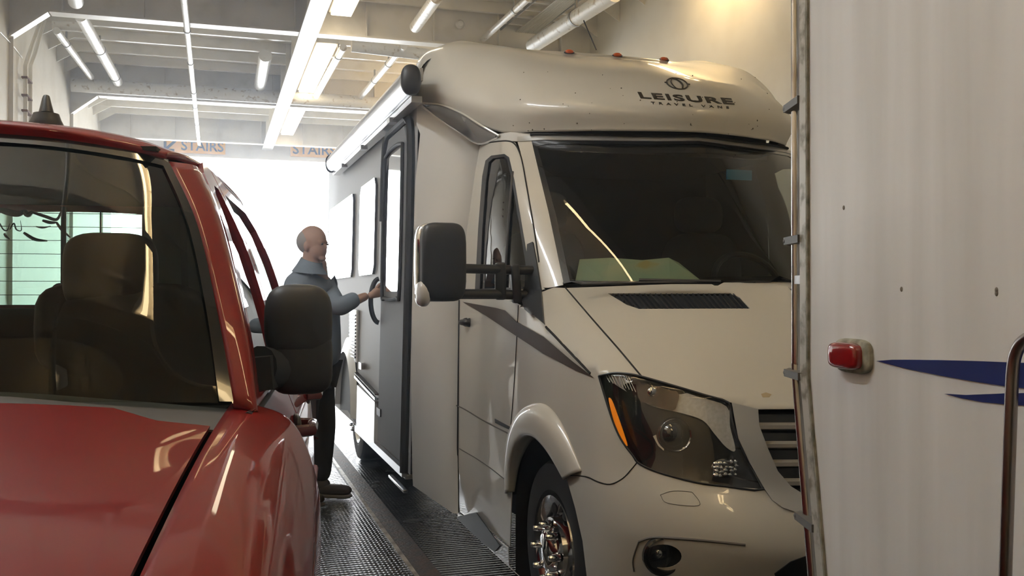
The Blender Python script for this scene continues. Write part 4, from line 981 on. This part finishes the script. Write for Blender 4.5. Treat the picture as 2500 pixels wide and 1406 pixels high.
# pillar between windshield edge and door opening
e0 = [wsp(0, i/12) for i in range(13)]
e1 = [TL(2.06, -.165, 1.15), TL(2.22, -.195, 1.30), TL(2.42, -.25, 1.47), TL(2.60, -.315, 1.64), TL(2.74, -.375, 1.75)]
e1 = cr(e1, 3)
m = MB(); n = 13; md_ = [(a+b)/2+TL(-.02, .022, .0) for a, b in zip(e0, e1)]
rowsP = patch([e0, md_, e1], 24, 8)
ap = MB().add(*rowsP).build('a_pillar', RED, tk, fix=True); ap.modifiers.new('s', 'SOLIDIFY').thickness = .03
V = [TL(p.x*ts_+p.y*tc_, 2*TC-(p.x*tc_-p.y*ts_), p.z) for p in rowsP[0]]
ap2 = MB().add(V, rowsP[1]).build('a_pillar', RED, tk)
# roof
RF = tp([tmir([(2.545, -.435, 1.742), (2.468, -.54, 1.758), (2.418, -.72, 1.773), (2.392, TC, 1.778)]),
         tmir([(2.56, -.43, 1.768), (2.48, -.55, 1.792), (2.435, -.73, 1.812), (2.41, TC, 1.818)]),
         tmir([(2.76, -.405, 1.785), (2.72, -.54, 1.826), (2.72, -.72, 1.848), (2.72, TC, 1.856)]),
         tmir([(3.3, -.39, 1.795), (3.3, -.52, 1.845), (3.3, -.72, 1.866), (3.3, TC, 1.875)]),
         tmir([(4.0, -.38, 1.77), (4.0, -.52, 1.81), (4.0, -.72, 1.83), (4.0, TC, 1.84)]),
         tmir([(4.08, -.40, 1.70), (4.1, -.52, 1.72), (4.1, -.72, 1.74), (4.1, TC, 1.75)])], 70, 60)
rf = link_mesh('roof', *RF, RED, tk, True)
rf.modifiers.new('s', 'SOLIDIFY').thickness = -.02
# side upper: door frames in the glasshouse plane
GH = tp([[(s, -.17, 1.14), (s, -.21, 1.32), (s, -.285, 1.56), (s, -.40, 1.80)] for s in (1.9, 2.5, 3.2, 4.1)], 30, 30)
GHS = Surf(GH)
def frame(name, outer, inner, parent, mat=RED, off=.004):
    return panel(name, outer, GHS, mat, parent, holes=[inner] if inner else [], proj=STP, sp=.05, off=off, thick=.03)
frame('front_window_frame', [(2.05, 1.15), (2.35, 1.42), (2.74, 1.74), (2.9, 1.79), (3.06, 1.79), (3.06, 1.15)], [(2.20, 1.17), (2.42, 1.40), (2.76, 1.68), (2.88, 1.72), (2.98, 1.72), (2.98, 1.17)], d1)
frame('rear_window_frame', [(3.08, 1.15), (3.08, 1.79), (3.86, 1.77), (4.02, 1.70), (4.06, 1.15)], [(3.15, 1.17), (3.15, 1.72), (3.84, 1.72), (3.97, 1.66), (4.01, 1.17)], d2)
panel('side_glass', [(2.20, 1.17), (2.42, 1.40), (2.76, 1.68), (2.88, 1.72), (2.98, 1.72), (2.98, 1.17)], GHS, GLT, d1, proj=STP, sp=.1, off=-.01, thick=0)
panel('side_glass', [(3.15, 1.17), (3.15, 1.72), (3.84, 1.72), (3.97, 1.66), (4.01, 1.17)], GHS, GLT, d2, proj=STP, sp=.1, off=-.01, thick=0)
# far side glasshouse and rear wall with the back window
def RT(s, t, z): return TL(s, t, z)
RW = 4.08
m = MB()
tL, tR, zb, zt = -1.62, -.79, 1.36, 1.755
def quad(a, b, c, d): m.prism([a, b, c, d], TL(.03, 0, 0))
quad(RT(RW, -.13, .5), RT(RW, 2*TC+.13, .5), RT(RW, 2*TC+.13, zb), RT(RW, -.13, zb))
quad(RT(RW, -.36, zb), RT(RW, tR, zb), RT(RW, tR, zt), RT(RW, -.50, zt)); quad(RT(RW, tL, zb), RT(RW, 2*TC+.13, zb), RT(RW, 2*TC+.36, zt), RT(RW, tL, zt))
quad(RT(RW, -.38, zt), RT(RW, 2*TC+.38, zt), RT(RW, 2*TC+.5, 1.78), RT(RW, -.5, 1.78))
m.build('cab_rear_wall', RED, tk, smooth=False)
bw_ = MB().prism([RT(RW+.01, tR+.02, zb-.01), RT(RW+.01, tL-.02, zb-.01), RT(RW+.01, tL-.02, zt+.01), RT(RW+.01, tR+.02, zt+.01)], TL(.004, 0, 0)).build('rear_window', GLR, tk, smooth=False, label='green tinted rear window')
m = MB()
for k in range(7): z = zb+.04+k*.055; m.tube([RT(RW, tR, z), RT(RW, tL, z)], .0012, 4)
m.tube([RT(RW, tR-.16, zb), RT(RW, tR-.16, zt)], .003, 4)
m.build('defroster_lines', BLACKP, bw_)
MB().bar(RT(RW-.01, -1.085, zb), RT(RW-.01, -1.085, zt), .045, .02, up=(1, 0, 0)).build('rear_window_divider', BLACKP, bw_)
# torn looking black decal on the back glass: curved claws and script-like strokes
Y_ = RW-.02
def rpx(u, v):
    d = ray(u, v); nrm = TL(1, 0, 0); P0 = RT(Y_, 0, 0); k = (P0-CAM).dot(nrm)/d.dot(nrm); return CAM+d*k
m = MB()
for st, w in (([(75, 517), (110, 528), (138, 536), (150, 515)], .006), ([(104, 538), (122, 543), (140, 543)], .006), ([(138, 543), (152, 562), (172, 580)], .005), ([(58, 568), (85, 584), (116, 588)], .006), ([(10, 570), (16, 578), (24, 584)], .004), ([(0, 545), (8, 560), (18, 562), (24, 545)], .0025), ([(24, 560), (34, 545), (40, 560), (52, 562), (50, 538)], .0025), ([(88, 553), (104, 556), (124, 552)], .003), ([(0, 512), (20, 518), (45, 522), (60, 514)], .012), ([(60, 514), (68, 524), (80, 516)], .010)):
    q = cr([rpx(*p) for p in st], 5); nn = len(q); m.tube(q, [w*(.25+math.sin(math.pi*min(.98, .2+.8*i/nn))) for i in range(nn)], 6)
m.build('rear_window_decal', BLACKP, bw_)
MB().prism([RT(RW-.02, tR+.01, 1.2), RT(RW-.02, -.36, 1.2), RT(RW-.02, -.50, 1.76), RT(RW-.02, tR+.01, 1.76)], TL(-.01, 0, 0)).build('rear_pillar_trim', pbr('pale_green_trim', (.20, .25, .22), .8), tk, smooth=False)
# far side glasshouse simple frame
m = MB()
for s0, s1 in ((2.0, 2.25), (3.0, 3.1), (3.9, 4.1)):
    sh = .5 if s0 < 2.1 else 0
    m.prism([TL(s0, 2*TC+.17, 1.14), TL(s1, 2*TC+.17, 1.14), TL(s1+sh, 2*TC+.40, 1.80), TL(s0+sh, 2*TC+.40, 1.80)], TL(0, .03, 0))
m.build('far_window_frames', RED, tk, smooth=False)
# inside
MB().prism([TL(2.03, -.30, 1.10), TL(2.4, -.26, 1.13), TL(2.5, -.26, 1.0), TL(2.45, -.26, .6), TL(2.03, -.30, .6)], TL(0, -1.50, 0)).build('dashboard', INTER, tk, smooth=False)
sw = MB().tube([TL(2.42+.08*math.sin(a), -.62+.19*math.cos(a), .99+.13*math.sin(a)) for a in [2*math.pi*i/26 for i in range(26)]], .016, 8, closed=True).build('steering_wheel', BLACKP, tk)
for t_, in ((-.60,), (-1.46,)):
    st = MB().ell(TL(3.05, t_, 1.02), (.25, .10, .42), 18, 12, e=.5).ell(TL(2.8, t_, .68), (.26, .26, .10), 18, 12, e=.5).build('front_seat', INTER, tk)
c = W(272, 665, d=2.86); MB().ell(c, (.135, .07, .120), 26, 16, e=.55).build('headrest', pbr('leather_black', (.012, .012, .013), .35), tk)
c2 = W(268, 800, d=2.9); MB().ell(c2, (.21, .08, .14), 22, 12, e=.5).build('seat_shoulder', MATS['leather_black'], tk)
MB().ell(W(145, 722, d=3.3), (.032, .03, .045), 14, 10).build('rear_headrest', INTER, tk)
MB().box(TL(3.75, TC, .9), (1.5, .2, .9), Matrix.Rotation(-TH, 3, 'Z')).build('rear_bench', INTER, tk, bevel=.04)
MB().prism([TL(1.8, -.2, .45), TL(4.1, -.2, .45), TL(4.1, 2*TC+.2, .45), TL(1.8, 2*TC+.2, .45)], Vector((0, 0, -.05))).build('cab_floor', INTER, tk, smooth=False)
MB().prism([TL(2.5, -.45, 1.775), TL(4.05, -.42, 1.77), TL(4.05, 2*TC+.42, 1.77), TL(2.5, 2*TC+.45, 1.775)], Vector((0, 0, -.01))).build('headliner', INTER, tk, smooth=False)
MB().prism([TL(3.0, -.20, 1.2), TL(3.10, -.2, 1.2), TL(3.10, -.42, 1.78), TL(3.0, -.42, 1.78)], TL(0, -.03, 0)).prism([TL(3.98, -.25, 1.2), TL(4.05, -.6, 1.2), TL(4.05, -.62, 1.75), TL(3.9, -.42, 1.78)], TL(0, -.02, 0)).build('inner_pillar_trim', pbr('pillar_trim', (.12, .15, .13), .8), tk, smooth=False)
# side mirror
c = W(728, 782, d=2.42)
MR = MB(); MR.ell(c+Vector((0, 0, -.005)), (.085, .07, .098), 28, 18, e=.62)
mr_ = MR.build('wing_mirror', pbr('mirror_plastic', (.030, .034, .042), .5), tk, label='big dark wing mirror')
low = MB().ell(W(735, 880, d=2.42), (.078, .062, .085), 24, 16, e=.5).build('mirror_lower_shell', MATS['mirror_plastic'], mr_)
MB().tube([W(632, 898, d=2.32), W(700, 905, d=2.42)], [.055, .05], 14).bar(W(640, 870, d=2.3), W(648, 950, d=2.3), .07, .05).build('mirror_mount', MATS['mirror_plastic'], mr_)
MB().ell(c+Vector((.0, .05, -.01)), (.082, .035, .10), 24, 14, e=.6).build('mirror_glass', CHROME, mr_)
# roof antenna
an = RF and W(115, 288, d=3.0)
p_, n__, _ = Surf(RF).cast(*pcam(115, 318))
ab = W(113, 303, d=2.72)
at = MB().lathe([(-.03, .047), (0, .046), (.012, .040), (.03, .034), (.034, .012)], ab, (0, 0, 1), 24).build('antenna_base', BLACKP, tk)
MB().tube([ab+Vector((0, 0, .03)), ab+Vector((-.002, .01, .075)), ab+Vector((-.002, .014, .082))], [.021, .011, .009], 14).build('antenna_stub', BLACKP, at)
for s, t, sd in ((1.2, -.11, 1), (5.1, -.18, 1), (1.2, 2*TC+.11, -1), (5.1, 2*TC+.18, -1)):
    c = TL(s, t, .36); a = TL(0, sd, 0).normalized()
    w_ = MB().lathe([(-.24, .2), (-.24, .34), (-.2, .36), (-.03, .36), (0, .33), (0, .24), (-.03, .22)], c, a, 36).build('wheel', RUBBER, tk)
    MB().lathe([(-.03, .22), (-.01, .21), (-.05, .17), (-.02, .1), (0, 0)], c, a, 24).build('wheel_rim', CHROME, w_)

# ------------------------------------------------------------------ travel trailer
TA = math.radians(6); PT = Vector((1.30, 1.88, 0)); tu = Vector((-math.sin(TA), -math.cos(TA), 0)); tn = Vector((-math.cos(TA), math.sin(TA), 0))  # along wall towards camera, outwards
def TRL(l, o, z): return PT+tu*l+tn*o+Vector((0, 0, z))
TRW = bpy.data.materials.new('weathered_trailer_fibreglass'); TRW.use_nodes = True
n_ = TRW.node_tree.nodes; l_ = TRW.node_tree.links; b = n_['Principled BSDF']; b.inputs['Roughness'].default_value = .38; b.inputs['Coat Weight'].default_value = .25
tc = n_.new('ShaderNodeTexCoord'); mp1 = n_.new('ShaderNodeMapping'); mp1.inputs['Scale'].default_value = (7, 7, .5); l_.new(tc.outputs['Object'], mp1.inputs[0])
nz = n_.new('ShaderNodeTexNoise'); nz.inputs['Scale'].default_value = 1.6; nz.inputs['Detail'].default_value = 7; l_.new(mp1.outputs[0], nz.inputs['Vector'])
cr_ = n_.new('ShaderNodeValToRGB'); l_.new(nz.outputs['Fac'], cr_.inputs[0]); cr_.color_ramp.elements[0].position = .28; cr_.color_ramp.elements[0].color = (.70, .715, .73, 1); cr_.color_ramp.elements[1].position = .62; cr_.color_ramp.elements[1].color = (.82, .845, .88, 1)
l_.new(cr_.outputs[0], b.inputs['Base Color'])
tr = thing('travel_trailer', TRL(2, -1.1, 0), 'grey white travel trailer with a rear ladder, cut by the right edge', 'trailer')
edge = [(0, 3.1), (0, 1.22), (.012, 1.14), (.10, .62), (.20, .35)]
poly = [TRL(l, 0, z) for l, z in edge]+[TRL(4.6, 0, .35), TRL(4.6, 0, 3.1)]
bodyT = MB().prism(poly, -tn*2.25).build('trailer_body', TRW, tr, smooth=False)
TSF = Surf((poly, [tuple(range(len(poly)))]))
TRIM = pbr('corner_trim', (.55, .55, .52), .35, noise=(22, .38, .52), col2=(.22, .21, .17), metal=.2)
ct_ = MB()
for (l0, z0), (l1, z1) in zip(edge[:-1], edge[1:]):
    ct_.bar(TRL(l0+.012, .003, z0), TRL(l1+.012, .003, z1), .028, .008, up=tn); ct_.bar(TRL(l0-.004, -.012, z0), TRL(l1-.004, -.012, z1), .008, .03, up=tn)
cto = ct_.build('corner_trim', TRIM, tr, smooth=False)
ct_ = MB()
for (l0, z0), (l1, z1) in zip(edge[:-1], edge[1:]): ct_.bar(TRL(l0+.029, .0035, z0), TRL(l1+.029, .0035, z1), .006, .006, up=tn)
ct_.build('sealant', pbr('old_sealant', (.33, .32, .27), .8, noise=(30, .3, .6), col2=(.12, .12, .09)), cto, smooth=False)
tp_px = lambda u, v: (lambda d: CAM+d*((PT-CAM).dot(tn)/d.dot(tn)))(ray(u, v))
BLUE = pbr('blue_decal', (.010, .022, .14), .35)
def tdecal(pts): 
    top = [tp_px(*p)+tn*.0015 for p in pts]; return top
for nm, pts in (('blue_stripe', [(2143, 881), (2180, 878), (2230, 878), (2300, 879), (2380, 881), (2459, 884), (2640, 890), (2640, 962), (2459, 943), (2380, 931), (2300, 917), (2220, 901), (2180, 891)]),
                ('blue_stripe', [(2308, 961), (2360, 964), (2410, 962), (2459, 960), (2640, 957), (2640, 998), (2459, 987), (2400, 981), (2350, 972)])):
    MB().prism(tdecal(pts), tn*.001).build(nm, BLUE, tr, smooth=False, label='blue tapering decal')
# marker lamp
c = tp_px(2082, 868); Mx = Matrix((tu, tn, Vector((0, 0, 1)))).transposed()
lb = MB().ell(c+tn*.004+tu*.008, (.068, .010, .036), 30, 14, M=Mx, e=.55).build('marker_lamp_base', pbr('aged_sealant_pad', (.38, .37, .31), .8, noise=(40, .35, .6), col2=(.2, .2, .16)), tr)
MB().ell(c+tn*.014, (.056, .020, .028), 30, 14, M=Mx, e=.5).build('marker_lens', REDL, lb)
# drain stains and holes
m = MB()
for u, v in ((2201, 706), (2433, 708), (2433, 716), (2060, 507)):
    m.ell(tp_px(u, v), (.004, .002, .005), 8, 6, M=Mx)
m.build('screw_plugs', pbr('screw_grey', (.2, .19, .17), .7), tr)
# ladder
R1 = [TRL(-.085, -.03, 3.05), TRL(-.085, -.03, 1.24), TRL(-.082, -.03, 1.19), TRL(-.02, -.03, .80), TRL(.0, -.03, .72), TRL(.07, -.03, .62)]
R1 = [R1[0]]+cr(R1[1:], 6)
lad = MB().tube(R1, .0125, 16).build('rear_ladder', STEEL, tr, label='polished tube ladder on the rear wall')
MB().tube([p-tn*.36 for p in R1], .0125, 12).build('ladder_rail', STEEL, lad)
for k in range(7):
    z = 2.8-k*.28; MB().tube([TRL(-.085, -.03, z), TRL(-.085, -.39, z)], .011, 10).build('ladder_rung', STEEL, lad)
DG = pbr('bracket_grey', (.10, .10, .10), .5)
for v in (245, 583, 918, 1270):
    z = W(1940, v, d=2.2).z; sh = 0 if v < 1000 else (1.19-z)*.16
    MB().bar(TRL(-.115+sh, -.03, z), TRL(.0+sh*1.2, -.005, z), .034, .018).ell(TRL(-.112+sh, -.03, z), (.02, .02, .012), 12, 8).build('ladder_bracket', DG, lad)
z = W(1940, 682, d=2.2).z
MB().bar(TRL(-.085, -.03, z), TRL(0, -.03, z), .02, .02).build('ladder_standoff', ALU, lad)
# grab bar on the side
g = [(2530, 815), (2500, 832), (2482, 858), (2473, 900), (2468, 1000), (2461, 1200), (2453, 1450)]
dl = lambda u, v: (lambda d: CAM+d*((PT+tn*.07-CAM).dot(tn)/d.dot(tn)))(ray(u, v))
g3 = cr([dl(*p) for p in g], 5); g3 = [g3[0]-tn*.07]+g3
MB().tube(g3, .0095, 14).build('grab_bar', pbr('bar_steel', (.30, .27, .26), .3, metal=1), tr)
# roof edge and wheels so that it stands
MB().prism([TRL(.3, -.01, .35), TRL(4.5, -.01, .35), TRL(4.5, -.01, .28), TRL(.3, -.01, .28)], -tn*2.1).build('frame_rail', GAP, tr, smooth=False)
for l in (2.6, 3.4):
    for o_, sd in ((-.03, 1), (-2.2, -1)):
        MB().lathe([(-.2, .15), (-.2, .30), (-.17, .33), (-.03, .33), (0, .30), (0, 0)], TRL(l, o_, .33), tn*sd, 30).build('wheel', RUBBER, tr)

# ------------------------------------------------------------------ the person by the motorhome door
sk_ = thing('person', W(768, 1222, Z=0), 'person in a grey-blue jacket holding the handle by the motorhome door', 'person')
CLOTH = pbr('grey_blue_jacket', (.20, .25, .31), .85, bump=(14, .5))
TROU = pbr('dark_trousers', (.045, .05, .06), .85)
SKIN = pbr('skin', (.42, .27, .21), .55)
PX0 = W(768, 1222, Z=0); 
f = Vector((math.cos(math.radians(-28)), math.sin(math.radians(-28)), 0)); r = Vector((f.y, -f.x, 0))
def PP(a, b, z): return PX0+f*a+r*b+Vector((0, 0, z))   # forward, to his right, up
def skin(name, pts, edges, rad, mat, parent, root=0, sub=2):
    me = bpy.data.meshes.new(name); me.from_pydata([tuple(p) for p in pts], edges, []); me.update()
    o = bpy.data.objects.new(name, me); COL.objects.link(o)
    md = o.modifiers.new('skin', 'SKIN'); md.use_smooth_shade = True
    for i, v in enumerate(me.skin_vertices[0].data):
        rr = rad[i]; v.radius = rr if isinstance(rr, tuple) else (rr, rr); v.use_root = (i == root)
    s2 = o.modifiers.new('sub', 'SUBSURF'); s2.levels = sub; s2.render_levels = sub
    bpy.context.view_layer.update()
    ev = o.evaluated_get(bpy.context.evaluated_depsgraph_get()); mesh = bpy.data.meshes.new_from_object(ev)
    o.modifiers.clear(); o.data = mesh; mesh.materials.clear(); mesh.materials.append(mat); adopt(o, parent)
    mesh.polygons.foreach_set('use_smooth', [True]*len(mesh.polygons))
    return o
# body: trousers and legs, torso, neck and head as one continuous surface (skin), clothing over it
hand = W(918, 716, d=6.30); elb = W(828, 752, d=6.22)
shL = PP(-.02, -.17, 1.46); shR = PP(-.03, .19, 1.47)
B = [PP(0, 0, .98), PP(.0, 0, 1.15), PP(-.01, 0, 1.32), PP(-.02, 0, 1.46), PP(.02, 0, 1.58), PP(.05, 0, 1.66),
     PP(0, -.10, .92), PP(.03, -.11, .50), PP(-.0, -.11, .10), PP(0, .10, .92), PP(-.02, .13, .50), PP(-.08, .14, .10),
     shL, elb, hand+Vector((-.05, 0, -.01)), shR, PP(-.06, .27, 1.18), PP(.06, .26, .96)]
E = [(0, 1), (1, 2), (2, 3), (3, 4), (4, 5), (0, 6), (6, 7), (7, 8), (0, 9), (9, 10), (10, 11), (3, 12), (12, 13), (13, 14), (3, 15), (15, 16), (16, 17)]
Rr = [(.15, .12), (.15, .12), (.17, .125), (.13, .10), .058, .055, .085, .055, .04, .085, .055, .04, .065, .042, .028, .065, .045, .03]
body_p = skin('body', B, E, Rr, SKIN, sk_)
J = [PP(0, 0, .88), PP(0, 0, 1.05), PP(-.01, 0, 1.22), PP(-.03, 0, 1.38), PP(-.035, 0, 1.49), PP(-.0, 0, 1.56),
     shL, elb+Vector((0, 0, 0)), hand+Vector((-.11, 0, -.02)), shR, PP(-.07, .28, 1.18), PP(.04, .28, 1.0)]
EJ = [(0, 1), (1, 2), (2, 3), (3, 4), (4, 5), (4, 6), (6, 7), (7, 8), (4, 9), (9, 10), (10, 11)]
RJ = [(.20, .16), (.195, .16), (.20, .165), (.205, .155), (.15, .12), .075, .098, .072, .052, .098, .075, .055]
skin('jacket', J, EJ, RJ, CLOTH, sk_)
LG = [PP(0, 0, .93), PP(0, -.10, .86), PP(.03, -.11, .48), PP(0, -.11, .10), PP(0, .10, .86), PP(-.02, .13, .48), PP(-.08, .14, .10)]
skin('trousers', LG, [(0, 1), (1, 2), (2, 3), (0, 4), (4, 5), (5, 6)], [(.14, .11), .10, .08, .068, .10, .08, .068], TROU, sk_)
# head
hc = W(766, 600, d=6.27)
hf = Vector((math.cos(math.radians(-42)), math.sin(math.radians(-42)), 0)); hr = Vector((hf.y, -hf.x, 0))
MH = Matrix((hf, -hr, Vector((0, 0, 1)))).transposed()
m = MB()
m.ell(hc+Vector((0, 0, .035))-hf*.012, (.100, .080, .100), 28, 20, M=MH); m.ell(hc+hf*.018+Vector((0, 0, -.028)), (.076, .064, .080), 24, 16, M=MH)
m.ell(hc+hf*.085+Vector((0, 0, -.012)), (.024, .014, .024), 12, 10, M=MH); m.ell(hc+hf*.070+Vector((0, 0, -.085)), (.024, .03, .018), 12, 8, M=MH); m.ell(hc+hf*.078+Vector((0, 0, -.052)), (.014, .026, .010), 12, 8, M=MH)
m.ell(hc+hf*.072+Vector((0, 0, .024)), (.022, .052, .010), 14, 8, M=MH)
for sg in (-1, 1):
    m.ell(hc+hr*.078*sg-hf*.005+Vector((0, 0, -.01)), (.02, .010, .033), 12, 8, M=MH); m.ell(hc+hf*.078+hr*.03*sg+Vector((0, 0, .008)), (.012, .014, .008), 10, 6, M=MH)
m.tube([hc+Vector((0, 0, -.04))-hf*.01, hc+Vector((0, 0, -.17))-hf*.03], [.06, .065], 18)
hd_ = m.build('head', SKIN, body_p, fix=True)
rm = hd_.modifiers.new('r', 'REMESH'); rm.mode = 'VOXEL'; rm.voxel_size = .007; rm.use_smooth_shade = True; sm_ = hd_.modifiers.new('s', 'SMOOTH'); sm_.iterations = 3
for sg in (-1, 1): MB().ell(hc+hf*.090+hr*.030*sg+Vector((0, 0, .008)), (.006, .011, .005), 10, 6, M=MH).build('eye', pbr('eye_dark', (.03, .03, .03), .2), hd_)
m = MB(); m.ell(hc+Vector((0, 0, .030))-hf*.030, (.095, .083, .090), 24, 16, M=MH); m.build('hair', pbr('grey_hair', (.33, .31, .30), .8), hd_)
m = MB(); m.tube([hc+Vector((0, 0, -.095))-hf*.018, hc+Vector((0, 0, -.13))-hf*.03, hc+Vector((0, 0, -.18))-hf*.035], [.073, .086, .12], 20); m.build('collar', CLOTH, sk_)
# hand gripping the hoop
def hand_mesh(c, fwd, up, side, name='hand', curl=1.0):
    pts = [c-fwd*.06, c, ]; ed = [(0, 1)]; rad = [.026, (.036, .022)]
    for k in range(4):
        o = up*(.030-.02*k); i = len(pts); L = (.036, .04, .038, .03)[k]
        pts += [c+fwd*.035+o, c+fwd*(.035+L*.8)+o+side*.012, c+fwd*(.03+L)+o+side*.04, c+fwd*(.02+L*.5)+o+side*.055]
        ed += [(1, i), (i, i+1), (i+1, i+2), (i+2, i+3)]; rad += [.011, .0095, .009, .008]
    i = len(pts); pts += [c+up*.03+fwd*.0+side*.01, c+up*.05+fwd*.03+side*.03, c+up*.045+fwd*.055+side*.045]; ed += [(1, i), (i, i+1), (i+1, i+2)]; rad += [.013, .010, .009]
    return skin(name, pts, ed, rad, SKIN, body_p, root=0)
fw_ = (hand-elb).normalized()
hand_mesh(hand, fw_, Vector((0, 0, 1)), Vector((0, 1, 0)))
hand_mesh(PP(.10, .27, .90), Vector((0, 0, -1)), f, -r)
def shoe(c, fd):
    c = Vector(c); c.z = 0; sd = Vector((fd.y, -fd.x, 0)); Ms = Matrix((fd, sd, Vector((0, 0, 1)))).transposed()
    m = MB(); m.ell(c+fd*.08+Vector((0, 0, .055)), (.145, .048, .04), 24, 14, M=Ms, e=.8).ell(c-fd*.0+Vector((0, 0, .085)), (.07, .045, .055), 18, 12, M=Ms)
    s = m.build('shoe', pbr('shoe_leather', (.08, .07, .06), .5), sk_)
    MB().ell(c+fd*.075+Vector((0, 0, .016)), (.152, .052, .015), 24, 10, M=Ms, e=.6).build('shoe_sole', pbr('sole', (.25, .24, .22), .7), s)
shoe(PP(0, -.11, 0), f); shoe(PP(-.08, .14, 0), (f+r*.2).normalized())

# thin scattering volume added to imitate lens glare from the bright bow opening
hz = MB().box(((XL+XR)/2, (YB+YF)/2+.5, ZC/2), (XR-XL-.02, YF-YB-1.2, ZC-.02)).build('glare_haze', CREAM, smooth=False)
hm = bpy.data.materials.new('glare_haze_volume'); hm.use_nodes = True; n_ = hm.node_tree.nodes; n_.remove(n_['Principled BSDF'])
vs_ = n_.new('ShaderNodeVolumeScatter'); vs_.inputs['Density'].default_value = .011; vs_.inputs['Anisotropy'].default_value = .75; vs_.inputs['Color'].default_value = (.72, .82, 1.0, 1)
hm.node_tree.links.new(vs_.outputs[0], n_['Material Output'].inputs['Volume'])
hz.data.materials[0] = hm; struct(hz)
